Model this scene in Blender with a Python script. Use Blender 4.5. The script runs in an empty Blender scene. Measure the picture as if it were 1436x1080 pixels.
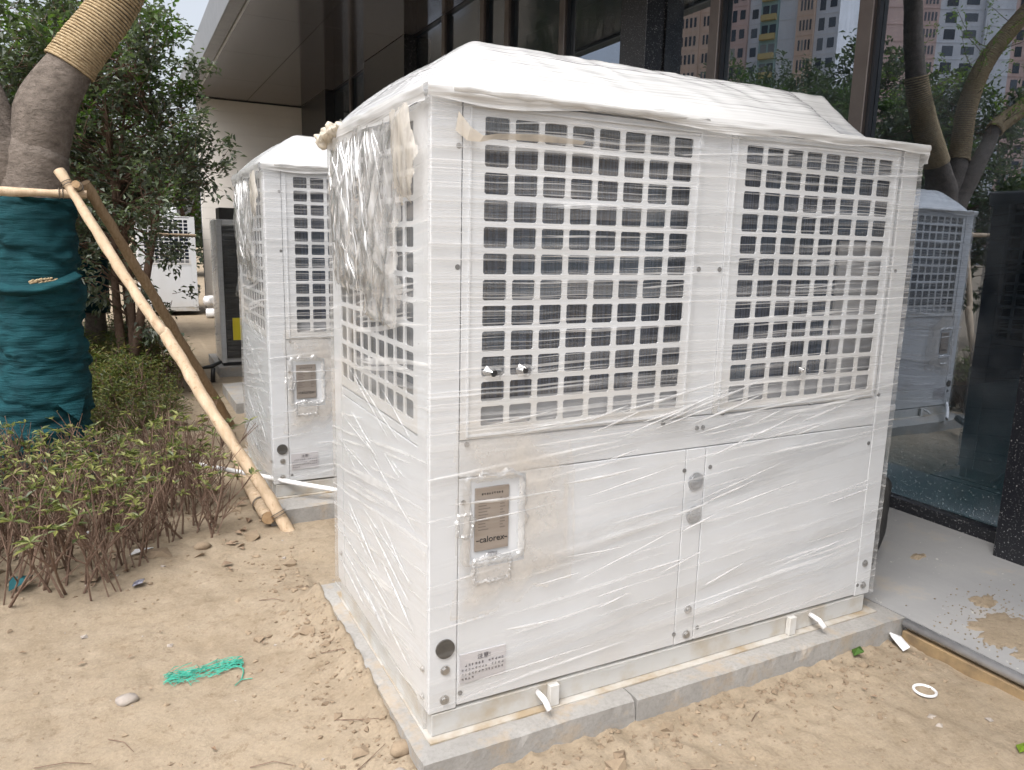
import bpy, bmesh, math, random
from mathutils import Vector, Matrix, noise

# ------------------------------------------------------------------ camera, sky, sun, exposure
S = bpy.context.scene
COL = S.collection
rnd = random.Random(7)

cam_d = bpy.data.cameras.new("camera")
cam = bpy.data.objects.new("camera", cam_d)
COL.objects.link(cam)
S.camera = cam
yaw, pit, rol = math.radians(27.4854), math.radians(10.5632), math.radians(1.3902)
Fw = Vector((math.sin(yaw) * math.cos(pit), math.cos(yaw) * math.cos(pit), -math.sin(pit)))
R0 = Vector((math.cos(yaw), -math.sin(yaw), 0))
U0 = R0.cross(Fw)
Rt = R0 * math.cos(rol) + U0 * math.sin(rol)
Up = -R0 * math.sin(rol) + U0 * math.cos(rol)
mw = Matrix((Rt, Up, -Fw)).transposed().to_4x4()
mw.translation = Vector((-0.8348, -2.1605, 1.5712))
cam.matrix_world = mw
cam_d.sensor_width = 36
cam_d.lens = 1053.12 / 1436 * 36
cam_d.clip_start = 0.05
cam_d.clip_end = 3000

SUN_EL, SUN_AZ = math.radians(58), math.radians(232)      # azimuth measured clockwise from +y
W = bpy.data.worlds.new("World")
S.world = W
W.use_nodes = True
wn = W.node_tree.nodes
sky = wn.new("ShaderNodeTexSky")
sky.sky_type = 'NISHITA'
sky.sun_disc = False
sky.sun_elevation = SUN_EL
sky.sun_rotation = SUN_AZ
sky.air_density = 1.0
sky.dust_density = 6.0
sky.ozone_density = 0.6
hs = wn.new("ShaderNodeHueSaturation")                    # overcast: the veil of cloud takes most of the blue out
hs.inputs["Saturation"].default_value = 0.38
W.node_tree.links.new(sky.outputs[0], hs.inputs["Color"])
W.node_tree.links.new(hs.outputs[0], wn["Background"].inputs[0])
wn["Background"].inputs[1].default_value = 0.15

sun_d = bpy.data.lights.new("sun", 'SUN')
sun_d.energy = 1.3
sun_d.angle = math.radians(40)
sun_d.color = (1.0, 0.985, 0.965)
sun = bpy.data.objects.new("sun", sun_d)
COL.objects.link(sun)
sdir = Vector((math.sin(SUN_AZ) * math.cos(SUN_EL), math.cos(SUN_AZ) * math.cos(SUN_EL), math.sin(SUN_EL)))
sun.rotation_euler = sdir.to_track_quat('Z', 'Y').to_euler()

S.view_settings.view_transform = 'Standard'
S.view_settings.look = 'None'
S.view_settings.exposure = 0.90
S.view_settings.gamma = 1
S.view_settings.use_curve_mapping = False
S.cycles.max_bounces = 10
S.cycles.transparent_max_bounces = 24
S.cycles.glossy_bounces = 5
S.cycles.caustics_reflective = False
S.cycles.caustics_refractive = False

# ------------------------------------------------------------------ helpers
def rgb(c):
    return (c[0], c[1], c[2], 1)

class NT:
    """small wrapper for building node materials"""
    def __init__(self, name):
        self.m = bpy.data.materials.new(name)
        self.m.use_nodes = True
        self.t = self.m.node_tree
        self.t.nodes.clear()
        self.out = self.t.nodes.new("ShaderNodeOutputMaterial")
    def n(self, kind, **kw):
        x = self.t.nodes.new("ShaderNode" + kind)
        for k, v in kw.items():
            setattr(x, k, v)
        return x
    def l(self, a, b):
        self.t.links.new(a, b)
    def coords(self, scale=(1, 1, 1), kind="Object", rot=(0, 0, 0)):
        tc = self.n("TexCoord")
        mp = self.n("Mapping")
        mp.inputs["Scale"].default_value = scale
        mp.inputs["Rotation"].default_value = rot
        self.l(tc.outputs[kind], mp.inputs[0])
        return mp.outputs[0]
    def noise(self, vec, scale=5, detail=4, rough=.55, dist=0):
        x = self.n("TexNoise")
        x.inputs["Scale"].default_value = scale
        x.inputs["Detail"].default_value = detail
        x.inputs["Roughness"].default_value = rough
        x.inputs["Distortion"].default_value = dist
        self.l(vec, x.inputs["Vector"])
        return x.outputs[0]
    def ramp(self, fac, stops):
        r = self.n("ValToRGB")
        e = r.color_ramp.elements
        while len(e) < len(stops):
            e.new(0.5)
        for k, (p, c) in enumerate(stops):
            e[k].position = p
            e[k].color = (c, c, c, 1) if isinstance(c, (int, float)) else rgb(c)
        self.l(fac, r.inputs[0])
        return r.outputs[0]
    def mix(self, fac, a, b, mode='MIX'):
        x = self.n("Mix", data_type='RGBA', blend_type=mode)
        for sock, v in ((x.inputs[0], fac), (x.inputs[6], a), (x.inputs[7], b)):
            if hasattr(v, "is_output"):
                self.l(v, sock)
            elif isinstance(v, tuple):
                sock.default_value = rgb(v)
            else:
                sock.default_value = v
        return x.outputs[2]
    def math(self, op, a, b=0.0):
        x = self.n("Math", operation=op)
        for sock, v in ((x.inputs[0], a), (x.inputs[1], b)):
            if hasattr(v, "is_output"):
                self.l(v, sock)
            else:
                sock.default_value = v
        return x.outputs[0]
    def bump(self, h, strength=.3, dist=.01, normal=None):
        b = self.n("Bump")
        b.inputs["Strength"].default_value = strength
        b.inputs["Distance"].default_value = dist
        self.l(h, b.inputs["Height"])
        if normal:
            self.l(normal, b.inputs["Normal"])
        return b.outputs[0]
    def sheen(self, nm, gloss):
        """reflectance of a thin clear sheet, the same from both of its sides"""
        lw = self.n("LayerWeight"); lw.inputs[0].default_value = .5
        self.l(nm, lw.inputs["Normal"])
        p = self.math('POWER', lw.outputs["Facing"], 4.0)
        return self.math('MINIMUM', self.math('MULTIPLY', self.math('ADD', self.math('MULTIPLY', p, .55), .07), gloss), .8)
    def pbsdf(self, color=None, rough=.5, metallic=0, spec=.5, normal=None, alpha=None):
        p = self.n("BsdfPrincipled")
        for nm, v in (("Base Color", color), ("Roughness", rough), ("Metallic", metallic),
                      ("Specular IOR Level", spec), ("Alpha", alpha), ("Normal", normal)):
            if v is None:
                continue
            if hasattr(v, "is_output"):
                self.l(v, p.inputs[nm])
            elif isinstance(v, tuple):
                p.inputs[nm].default_value = rgb(v)
            else:
                p.inputs[nm].default_value = v
        return p.outputs[0]
    def done(self, shader):
        self.l(shader, self.out.inputs[0])
        return self.m

def simple(name, c, c2=None, rough=.5, metallic=0, spec=.5, scale=6, bump=0, bscale=60, stretch=(1, 1, 1), lo=.35, hi=.65):
    t = NT(name)
    v = t.coords(stretch)
    col = c
    if c2:
        f = t.ramp(t.noise(v, scale, 6, .6), [(lo, 0.0), (hi, 1.0)])
        col = t.mix(f, c, c2)
    nm = None
    if bump:
        nm = t.bump(t.noise(v, bscale, 5, .6), bump, .01)
    return t.done(t.pbsdf(col, rough, metallic, spec, nm))

class MB:
    """collects geometry in world coordinates and links it as ONE mesh object"""
    def __init__(self):
        self.v = []; self.f = []; self.mi = []
    def face(self, pts, mi=0):
        b = len(self.v)
        self.v += [tuple(p) for p in pts]
        self.f.append(tuple(range(b, b + len(pts)))); self.mi.append(mi)
    def box(self, x0, x1, y0, y1, z0, z1, mi=0, bev=0.0):
        if bev <= 0:
            b = len(self.v)
            self.v += [(x, y, z) for x in (x0, x1) for y in (y0, y1) for z in (z0, z1)]
            for q in ((0, 1, 3, 2), (4, 6, 7, 5), (0, 4, 5, 1), (2, 3, 7, 6), (0, 2, 6, 4), (1, 5, 7, 3)):
                self.f.append(tuple(b + k for k in q)); self.mi.append(mi)
        else:
            bm = bmesh.new()
            bmesh.ops.create_cube(bm, size=1)
            for v in bm.verts:
                v.co = Vector(((x0 + x1) / 2 + v.co.x * (x1 - x0), (y0 + y1) / 2 + v.co.y * (y1 - y0), (z0 + z1) / 2 + v.co.z * (z1 - z0)))
            bmesh.ops.bevel(bm, geom=list(bm.edges), offset=bev, segments=1, affect='EDGES')
            self.add_bm(bm, mi)
    def add_bm(self, bm, mi=0):
        b = len(self.v)
        bm.verts.ensure_lookup_table(); bm.verts.index_update()
        self.v += [tuple(v.co) for v in bm.verts]
        for f in bm.faces:
            self.f.append(tuple(b + v.index for v in f.verts)); self.mi.append(mi)
        bm.free()
    def tube(self, pts, radii, n=8, mi=0, caps=True, jit=0, jf=6.0, seed=0.0):
        pts = [Vector(p) for p in pts]
        if isinstance(radii, (int, float)):
            radii = [radii] * len(pts)
        b = len(self.v)
        ref = None
        for i, p in enumerate(pts):
            d = (pts[min(i + 1, len(pts) - 1)] - pts[max(i - 1, 0)]).normalized()
            if ref is None:
                ref = Vector((0, 0, 1)) if abs(d.z) < .8 else Vector((1, 0, 0))
            a = (ref - d * ref.dot(d)).normalized()
            ref = a
            c = d.cross(a)
            for k in range(n):
                t = 2 * math.pi * k / n
                q = a * math.cos(t) + c * math.sin(t)
                r = radii[i]
                if jit:
                    w = p + q * r
                    r *= 1 + jit * noise.noise(w * jf + Vector((seed, seed, 0)))
                self.v.append(tuple(p + q * r))
        for i in range(len(pts) - 1):
            for k in range(n):
                k2 = (k + 1) % n
                self.f.append((b + i * n + k, b + i * n + k2, b + (i + 1) * n + k2, b + (i + 1) * n + k)); self.mi.append(mi)
        if caps:
            self.f.append(tuple(b + k for k in range(n))[::-1]); self.mi.append(mi)
            self.f.append(tuple(b + (len(pts) - 1) * n + k for k in range(n))); self.mi.append(mi)
    def grid(self, fn, nu, nv, mi=0, skip=None):
        b = len(self.v)
        for j in range(nv + 1):
            for i in range(nu + 1):
                self.v.append(tuple(fn(i / nu, j / nv)))
        for j in range(nv):
            for i in range(nu):
                if skip and skip((i + .5) / nu, (j + .5) / nv):
                    continue
                a = b + j * (nu + 1) + i
                self.f.append((a, a + 1, a + nu + 2, a + nu + 1)); self.mi.append(mi)
    def leaf(self, p, d, up, ln, wd, mi=0, fold=.25):
        d = d.normalized()
        s = d.cross(up)
        if s.length < 1e-4:
            s = d.orthogonal()
        s.normalize()
        n = s.cross(d)
        b = len(self.v)
        m = p + d * ln * .45
        self.v += [tuple(p), tuple(m + s * wd * .5 + n * wd * fold), tuple(p + d * ln - n * ln * .12), tuple(m - s * wd * .5 + n * wd * fold)]
        self.f += [(b, b + 1, b + 2), (b, b + 2, b + 3)]; self.mi += [mi, mi]
    def mesh(self, name, mats, off=Vector((0, 0, 0)), smooth=False):
        me = bpy.data.meshes.new(name)
        if off.length:
            vs = [(v[0] - off.x, v[1] - off.y, v[2] - off.z) for v in self.v]
        else:
            vs = self.v
        me.from_pydata(vs, [], self.f)
        for m in (mats if isinstance(mats, (list, tuple)) else [mats]):
            me.materials.append(m)
        me.polygons.foreach_set("material_index", self.mi)
        if smooth:
            me.polygons.foreach_set("use_smooth", [True] * len(me.polygons))
        me.update()
        return me
    def build(self, name, mats, parent=None, smooth=False, kind=None, loc=None, label=None):
        """loc: own origin (top level); parts use their root's origin"""
        root = parent
        while root is not None and root.parent is not None:
            root = root.parent
        off = root.location.copy() if root is not None else (Vector(loc) if loc else Vector((0, 0, 0)))
        if parent is not None and loc is not None:
            off = Vector(loc)
        o = bpy.data.objects.new(name, self.mesh(name, mats, off, smooth))
        COL.objects.link(o)
        if parent is not None:
            o.parent = parent
            if loc is not None:
                o.location = Vector(loc) - root.location
        elif loc is not None:
            o.location = loc
        if kind:
            o["kind"] = kind
        if label:
            o["label"] = label
        return o

def tag(o, label, cat, group=None):
    o["label"] = label; o["category"] = cat
    if group:
        o["group"] = group
    return o
def thing(name, loc, label, cat, group=None):
    o = bpy.data.objects.new(name, None)
    o.empty_display_size = .2
    o.location = loc
    COL.objects.link(o)
    return tag(o, label, cat, group)
def place(name, me, parent, co):
    """a part that shares mesh data; co is in the thing's own space"""
    o = bpy.data.objects.new(name, me)
    COL.objects.link(o)
    o.parent = parent
    o.location = co
    return o
def copy_tree(o, parent=None, skip=()):
    c = o.copy()
    COL.objects.link(c)
    if parent is not None:
        c.parent = parent
    for ch in list(o.children):
        if ch.name.split(".")[0] not in skip:
            copy_tree(ch, c, skip)
    return c
def fbm(x, y, z, o=4):
    return noise.fractal(Vector((x, y, z)), 1.0, 2.0, o)
def text_mesh(name, body, mat, size, mtx, parent, extrude=.0006, align='LEFT', sx=1.0, shear=0):
    c = bpy.data.curves.new(name, 'FONT')
    c.body = body; c.size = size; c.extrude = extrude; c.align_x = align; c.shear = shear
    o = bpy.data.objects.new(name, c)
    COL.objects.link(o)
    bpy.context.view_layer.update()
    me = bpy.data.meshes.new_from_object(o.evaluated_get(bpy.context.evaluated_depsgraph_get()))
    bpy.data.objects.remove(o)
    me.transform(Matrix.Scale(sx, 4, Vector((1, 0, 0))))
    me.transform(mtx)
    me.materials.clear(); me.materials.append(mat)
    t = bpy.data.objects.new(name, me)
    COL.objects.link(t)
    t.parent = parent
    return t

# ------------------------------------------------------------------ materials
def mat_sand():
    t = NT("sand")
    v = t.coords()
    big = t.ramp(t.noise(v, .9, 6, .65), [(.38, 0.0), (.62, 1.0)])
    mid = t.ramp(t.noise(v, 6, 8, .65), [(.3, 0.0), (.72, 1.0)])
    fine = t.noise(v, 70, 6, .7)
    c = t.mix(big, (.226, .178, .124), (.298, .240, .171))
    c = t.mix(mid, c, (.315, .260, .194))
    dark = t.ramp(t.noise(v, 22, 8, .72), [(.54, 0.0), (.72, .75)])
    c = t.mix(dark, c, (.165, .118, .078))
    grain = t.ramp(fine, [(.3, .84), (.7, 1.08)])
    c = t.mix(1.0, c, grain, 'MULTIPLY')
    h = t.math('ADD', t.math('MULTIPLY', t.noise(v, 18, 10, .7), 1.0), t.math('MULTIPLY', fine, .25))
    return t.done(t.pbsdf(c, .95, 0, .15, t.bump(h, .45, .022)))
def mat_concrete(name, a, b, sand_amt=.5):
    t = NT(name)
    v = t.coords()
    c = t.mix(t.ramp(t.noise(v, 3, 8, .65), [(.3, 0.0), (.7, 1.0)]), a, b)
    c = t.mix(t.ramp(t.noise(v, 60, 5, .7), [(.45, 0.0), (.8, .5)]), c, (.16, .15, .14))
    s = t.ramp(t.noise(v, 5.5, 8, .7), [(.5, 0.0), (.62, sand_amt)])
    c = t.mix(s, c, (.40, .30, .19))
    return t.done(t.pbsdf(c, .9, 0, .2, t.bump(t.noise(v, 45, 8, .7), .35, .01)))
def mat_pavement():
    t = NT("smooth_concrete")
    v = t.coords()
    c = t.mix(t.ramp(t.noise(v, 1.6, 8, .6), [(.3, 0.0), (.7, 1.0)]), (.25, .253, .26), (.33, .328, .325))
    c = t.mix(t.ramp(t.noise(v, 140, 3, .7), [(.55, 0.0), (.8, .3)]), c, (.2, .2, .2))
    c = t.mix(t.ramp(t.noise(v, 26, 4, .6), [(.68, 0.0), (.72, .55)]), c, (.62, .6, .57))
    c = t.mix(t.ramp(t.noise(v, 3.2, 9, .72), [(.56, 0.0), (.70, .45)]), c, (.40, .325, .24))
    c = t.mix(t.ramp(t.noise(t.coords((1, .25, 1)), 7, 6, .7), [(.5, 0.0), (.75, .3)]), c, (.22, .22, .225))
    return t.done(t.pbsdf(c, .75, 0, .3, t.bump(t.noise(v, 30, 8, .7), .12, .01)))
def mat_film(name, alpha_lo, alpha_hi, tilt, freq, gloss=1.0, tint=(.91, .915, .92), bump=.6, rough=.12, sparse=0.0):
    """stretch film: clear sheet with milky streaks along the wrapping direction, its highlights painted in as white"""
    t = NT(name)
    tc = t.n("TexCoord")
    sep = t.n("SeparateXYZ")
    t.l(tc.outputs["Object"], sep.inputs[0])
    along = t.math('SUBTRACT', sep.outputs[0], sep.outputs[1])
    wob = t.noise(tc.outputs["Object"], 1.7, 3, .5)
    zz = t.math('SUBTRACT', sep.outputs[2], t.math('MULTIPLY', along, tilt))
    zz = t.math('ADD', zz, t.math('MULTIPLY', wob, .035))
    cmb = t.n("CombineXYZ")
    t.l(t.math('MULTIPLY', along, .55), cmb.inputs[0])
    t.l(t.math('MULTIPLY', zz, freq), cmb.inputs[2])
    n1 = t.noise(cmb.outputs[0], 1.0, 3, .55)
    cmb2 = t.n("CombineXYZ")
    t.l(t.math('MULTIPLY', along, .9), cmb2.inputs[0])
    t.l(t.math('MULTIPLY', zz, freq * 4.2), cmb2.inputs[2])
    n2 = t.noise(cmb2.outputs[0], 1.0, 1, .5)
    s1 = t.ramp(n1, [(.47 + sparse, 0.0), (.60 + sparse, .45), (.74 + sparse * .6, 1.0)])
    s2 = t.ramp(n2, [(.585 + sparse * .6, 0.0), (.625 + sparse * .6, .95)])
    st = t.math('MAXIMUM', s1, s2)  # white streaks also put the film's bright highlights into its colour
    patch = t.ramp(t.noise(tc.outputs["Object"], 2.6, 4, .6), [(.35, .25 if sparse else .35), (.68, 1.0)])
    st = t.math('MULTIPLY', st, patch)
    al = t.n("MapRange")
    t.l(st, al.inputs[0])
    al.inputs[3].default_value = alpha_lo
    al.inputs[4].default_value = alpha_hi
    hb = t.math('ADD', n1, t.math('MULTIPLY', n2, .5))
    nm = t.bump(hb, bump, .012)
    dif = t.n("BsdfDiffuse"); dif.inputs[0].default_value = rgb(tint); t.l(nm, dif.inputs["Normal"])
    tl = t.n("BsdfTranslucent"); tl.inputs[0].default_value = rgb(tint)
    ms = t.n("MixShader"); ms.inputs[0].default_value = .25
    t.l(dif.outputs[0], ms.inputs[1]); t.l(tl.outputs[0], ms.inputs[2])
    tr = t.n("BsdfTransparent")
    m1 = t.n("MixShader")
    t.l(al.outputs[0], m1.inputs[0]); t.l(tr.outputs[0], m1.inputs[1]); t.l(ms.outputs[0], m1.inputs[2])
    gl = t.n("BsdfGlossy"); gl.inputs["Roughness"].default_value = rough; t.l(nm, gl.inputs["Normal"])
    m2 = t.n("MixShader")
    t.l(t.sheen(nm, gloss), m2.inputs[0])
    t.l(m1.outputs[0], m2.inputs[1]); t.l(gl.outputs[0], m2.inputs[2])
    return t.done(m2.outputs[0])
def mat_crumple(name, alpha, tint, rough=.16, gloss=1.0, cb=.22):
    t = NT(name)
    v = t.coords()
    n = t.noise(t.coords((1, 2.6, .8), rot=(.35, 0, 0)), 11, 3, .5, .6)
    al = t.n("MapRange"); t.l(t.ramp(n, [(.3, 0.0), (.7, 1.0)]), al.inputs[0])
    al.inputs[3].default_value = alpha[0]; al.inputs[4].default_value = alpha[1]
    nm = t.bump(t.noise(t.coords((1, 1.8, .6), rot=(.5, 0, 0)), 14, 2, .4, .8), cb, .012)
    dif = t.n("BsdfDiffuse"); dif.inputs[0].default_value = rgb(tint); t.l(nm, dif.inputs["Normal"])
    tl = t.n("BsdfTranslucent"); tl.inputs[0].default_value = rgb(tint)
    ms = t.n("MixShader"); ms.inputs[0].default_value = .35
    t.l(dif.outputs[0], ms.inputs[1]); t.l(tl.outputs[0], ms.inputs[2])
    tr = t.n("BsdfTransparent")
    m1 = t.n("MixShader")
    t.l(al.outputs[0], m1.inputs[0]); t.l(tr.outputs[0], m1.inputs[1]); t.l(ms.outputs[0], m1.inputs[2])
    gl = t.n("BsdfGlossy"); gl.inputs["Roughness"].default_value = rough; t.l(nm, gl.inputs["Normal"])
    m2 = t.n("MixShader")
    t.l(t.sheen(nm, gloss), m2.inputs[0])
    t.l(m1.outputs[0], m2.inputs[1]); t.l(gl.outputs[0], m2.inputs[2])
    return t.done(m2.outputs[0])
def mat_dirty():
    """dust caught on an old layer of film; the vertex attribute 'rim' marks the torn border where dust gathers"""
    t = NT("dusty_film")
    at = t.n("Attribute"); at.attribute_name = "rim"
    cv = t.n("Attribute"); cv.attribute_name = "cover"
    v = t.coords()
    blot = t.ramp(t.noise(v, 7, 6, .65), [(.33, .20), (.7, .62)])
    al = t.math('MINIMUM', t.math('ADD', t.math('MULTIPLY', blot, cv.outputs["Fac"]), t.math('MULTIPLY', at.outputs["Fac"], .36)), .85)
    nm = t.bump(t.noise(v, 16, 4, .5, 1.0), .15, .012)
    col = t.mix(t.ramp(at.outputs["Fac"], [(0.0, 0.0), (1.0, 1.0)]), (.64, .595, .54), (.56, .48, .38))
    d = t.pbsdf(col, .3, 0, .5, nm)
    tr = t.n("BsdfTransparent")
    m1 = t.n("MixShader")
    t.l(al, m1.inputs[0]); t.l(tr.outputs[0], m1.inputs[1]); t.l(d, m1.inputs[2])
    return t.done(m1.outputs[0])
def mat_glass():
    t = NT("tinted_mirror_glass")
    v = t.coords()
    gl = t.n("BsdfGlossy"); gl.inputs["Roughness"].default_value = 0.0
    gl.inputs["Color"].default_value = (.74, .84, 1.0, 1)
    nz = t.bump(t.noise(t.coords((.6, .6, .6)), 1.0, 1, .4), .02, .02)
    t.l(nz, gl.inputs["Normal"])
    tr = t.n("BsdfTransparent"); tr.inputs[0].default_value = (.42, .55, .60, 1)
    m = t.n("MixShader")
    fr = t.n("LayerWeight"); fr.inputs[0].default_value = .25
    mr = t.n("MapRange"); t.l(t.math('POWER', fr.outputs["Facing"], 2.0), mr.inputs[0])
    mr.inputs[3].default_value = .29; mr.inputs[4].default_value = .80
    t.l(mr.outputs[0], m.inputs[0]); t.l(tr.outputs[0], m.inputs[1]); t.l(gl.outputs[0], m.inputs[2])
    # dust and splashes
    sep = t.n("SeparateXYZ"); tc = t.n("TexCoord"); t.l(tc.outputs["Object"], sep.inputs[0])
    low = t.ramp(sep.outputs[2], [(0.0, 1.0), (.55, .35), (1.0, .12)])
    sp = t.ramp(t.noise(v, 75, 3, .6), [(.59, 0.0), (.68, .8)])
    film = t.ramp(t.noise(v, 3.5, 6, .6), [(.4, .0), (.8, .10)])
    dust = t.math('ADD', t.math('MULTIPLY', sp, low), film)
    df = t.n("BsdfDiffuse"); df.inputs[0].default_value = (.42, .45, .48, 1)
    m3 = t.n("MixShader")
    t.l(dust, m3.inputs[0]); t.l(m.outputs[0], m3.inputs[1]); t.l(df.outputs[0], m3.inputs[2])
    return t.done(m3.outputs[0])
def mat_clear():
    t = NT("glass_back")
    tr = t.n("BsdfTransparent"); tr.inputs[0].default_value = (.9, .95, .95, 1)
    return t.done(tr.outputs[0])
def mat_granite():
    t = NT("black_granite")
    v = t.coords()
    c = t.mix(t.ramp(t.noise(v, 95, 3, .65), [(.61, 0.0), (.67, .8)]), (.012, .013, .017), (.45, .45, .45))
    c = t.mix(t.ramp(t.noise(v, 30, 5, .75), [(.66, 0.0), (.70, .55)]), c, (.45, .44, .43))
    return t.done(t.pbsdf(c, .28, 0, .5, t.bump(t.noise(v, 60, 4, .6), .1, .01)))
def mat_leaf(name, cols, rough=.42, tr=.25):
    t = NT(name)
    v = t.coords()
    ni = t.n("TexNoise"); ni.inputs["Scale"].default_value = 9.0; ni.inputs["Detail"].default_value = 3
    t.l(v, ni.inputs["Vector"])
    geo = t.n("NewGeometry")
    f = t.math('ADD', t.math('MULTIPLY', geo.outputs["Random Per Island"], .75), t.math('MULTIPLY', ni.outputs[0], .25))
    k = len(cols)
    c = t.ramp(f, [(i / max(1, k - 1) * .8 + .1, cc) for i, cc in enumerate(cols)])
    p = t.pbsdf(c, rough, 0, .45)
    tl = t.n("BsdfTranslucent")
    t.l(t.mix(.5, c, (.25, .40, .06)), tl.inputs[0])
    m = t.n("MixShader"); m.inputs[0].default_value = tr
    t.l(p, m.inputs[1]); t.l(tl.outputs[0], m.inputs[2])
    return t.done(m.outputs[0])
def mat_bark(name, a, b, stretch=(1, 1, .35), rough=.9):
    t = NT(name)
    v = t.coords(stretch)
    c = t.mix(t.ramp(t.noise(v, 14, 9, .7), [(.3, 0.0), (.7, 1.0)]), a, b)
    c = t.mix(t.ramp(t.noise(v, 60, 4, .7), [(.58, 0.0), (.75, .6)]), c, tuple(x * .4 for x in a))
    return t.done(t.pbsdf(c, rough, 0, .15, t.bump(t.noise(v, 38, 9, .7), .8, .02)))
def mat_cloth():
    t = NT("green_shade_cloth")
    v = t.coords((1, 1, 1))
    vz = t.coords((2.2, 2.2, 20))
    fold = t.noise(vz, 1.4, 6, .6, .8)
    c = t.mix(t.ramp(t.noise(v, 5, 6, .6), [(.3, 0.0), (.75, 1.0)]), (.004, .034, .044), (.009, .072, .086))
    c = t.mix(t.ramp(t.noise(v, 160, 2, .5), [(.4, 0.0), (.7, .35)]), c, (.003, .03, .04))
    h = t.math('ADD', fold, t.math('MULTIPLY', t.noise(v, 220, 2, .5), .12))
    return t.done(t.pbsdf(c, .8, 0, .2, t.bump(h, .9, .03)))
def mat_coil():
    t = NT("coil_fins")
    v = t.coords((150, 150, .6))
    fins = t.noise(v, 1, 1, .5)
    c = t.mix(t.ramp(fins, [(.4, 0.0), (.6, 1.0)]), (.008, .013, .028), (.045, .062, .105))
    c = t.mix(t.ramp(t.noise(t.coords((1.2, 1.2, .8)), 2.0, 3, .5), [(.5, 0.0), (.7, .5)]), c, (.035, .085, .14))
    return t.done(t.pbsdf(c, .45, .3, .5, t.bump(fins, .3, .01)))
def mat_rope():
    t = NT("straw_rope")
    v = t.coords()
    c = t.mix(t.ramp(t.noise(v, 40, 6, .7), [(.3, 0.0), (.7, 1.0)]), (.27, .19, .105), (.52, .41, .26))
    c = t.mix(t.ramp(t.noise(v, 160, 3, .7), [(.5, 0.0), (.7, .6)]), c, (.66, .56, .40))
    return t.done(t.pbsdf(c, .9, 0, .1, t.bump(t.noise(v, 170, 5, .7), .8, .008)))
def mat_wood():
    t = NT("peeled_wood")
    v = t.coords((9, 9, 1.2))
    c = t.mix(t.ramp(t.noise(v, 3, 8, .65), [(.3, 0.0), (.7, 1.0)]), (.44, .325, .215), (.60, .475, .345))
    c = t.mix(t.ramp(t.noise(t.coords(), 24, 5, .7), [(.57, 0.0), (.70, .75)]), c, (.26, .15, .08))
    return t.done(t.pbsdf(c, .75, 0, .25, t.bump(t.noise(v, 8, 6, .7), .35, .01)))
def mat_white():
    t = NT("white_powder_coat")
    v = t.coords()
    c = t.mix(t.ramp(t.noise(v, 2.2, 7, .6), [(.4, 0.0), (.75, 1.0)]), (.64, .662, .692), (.59, .60, .612))
    low = t.n("SeparateXYZ"); tc = t.n("TexCoord"); t.l(tc.outputs["Object"], low.inputs[0])
    d = t.math('MULTIPLY', t.ramp(low.outputs[2], [(0.0, .5), (.25, 0.0)]), t.noise(v, 9, 6, .7))
    c = t.mix(d, c, (.50, .42, .31))
    return t.done(t.pbsdf(c, .38, 0, .4, t.bump(t.noise(v, 3, 2, .5), .03, .02)))

M = {}
M['sand'] = mat_sand()
M['pad'] = mat_concrete("pad_concrete", (.27, .262, .25), (.36, .35, .335), .4)
M['pave'] = mat_pavement()
M['white'] = mat_white()
M['base'] = simple("base_frame_paint", (.47, .47, .46), (.38, .335, .27), .6, scale=7, lo=.45, hi=.70)
M['base_clean'] = simple("pale_bracket", (.58, .58, .575), (.50, .48, .44), .5, scale=9)
M['flange'] = simple("sandy_flange", (.46, .445, .42), (.31, .245, .165), .7, scale=4, lo=.42, hi=.62)
M['bolt'] = simple("zinc_bolt", (.50, .50, .50), (.38, .37, .36), .35, .85, scale=40)
M['screw'] = simple("dull_screw", (.16, .16, .16), None, .5, .3)
M['coil'] = mat_coil()
M['tray'] = simple("galvanised_tray", (.34, .345, .36), (.25, .255, .27), .5, .2, scale=4)
M['black'] = simple("black_rubber", (.014, .014, .015), (.03, .03, .03), .5)
M['plug'] = simple("dark_plug", (.025, .024, .022), (.05, .047, .043), .6)
M['plate'] = simple("brushed_nameplate", (.33, .29, .26), (.40, .36, .33), .38, .5, scale=4, stretch=(1, 1, 9))
M['ink'] = simple("black_ink", (.018, .018, .02), None, .6)
M['ink2'] = simple("grey_ink", (.19, .165, .15), None, .6)
M['ink3'] = simple("label_ink", (.09, .085, .10), None, .6)
M['sticker'] = simple("silver_sticker", (.56, .55, .575), (.50, .49, .515), .4, .1)
M['lock'] = simple("chrome_lock", (.55, .56, .58), (.40, .41, .43), .3, .7, scale=60)
M['film'] = mat_film("stretch_film_fine", .03, .62, .015, 30)
M['film_low'] = mat_film("stretch_film_lower", .02, .70, .085, 15, bump=.5, tint=(.94, .955, .975), sparse=.06)
M['film_side'] = mat_film("stretch_film_side", .14, .66, .12, 12, bump=.6, tint=(.95, .945, .935), sparse=.03)
M['film_top'] = mat_film("stretch_film_top", .80, .985, .02, 22, bump=.8, rough=.18, gloss=1.3, tint=(.82, .825, .83))
M['crumple'] = mat_crumple("crumpled_film", (.14, .44), (.95, .95, .945), .09, 1.9, .12)
M['torn'] = mat_crumple("torn_film_edge", (.03, .34), (.95, .95, .95), .07, 2.4, .4)
M['crease'] = mat_crumple("film_crease", (.25, .7), (.96, .965, .97), .08, 2.2, .1)
M['tan'] = mat_crumple("tan_film_ribbon", (.55, .85), (.74, .67, .57), .3, .6)
M['knot'] = mat_crumple("bunched_film", (.7, .95), (.78, .72, .62), .2, .8)
M['flap'] = mat_crumple("yellowed_film_flap", (.30, .65), (.84, .78, .69), .2, 1.0)
M['dirty'] = mat_dirty()
M['glass'] = mat_glass()
M['clear'] = mat_clear()
M['granite'] = mat_granite()
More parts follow.
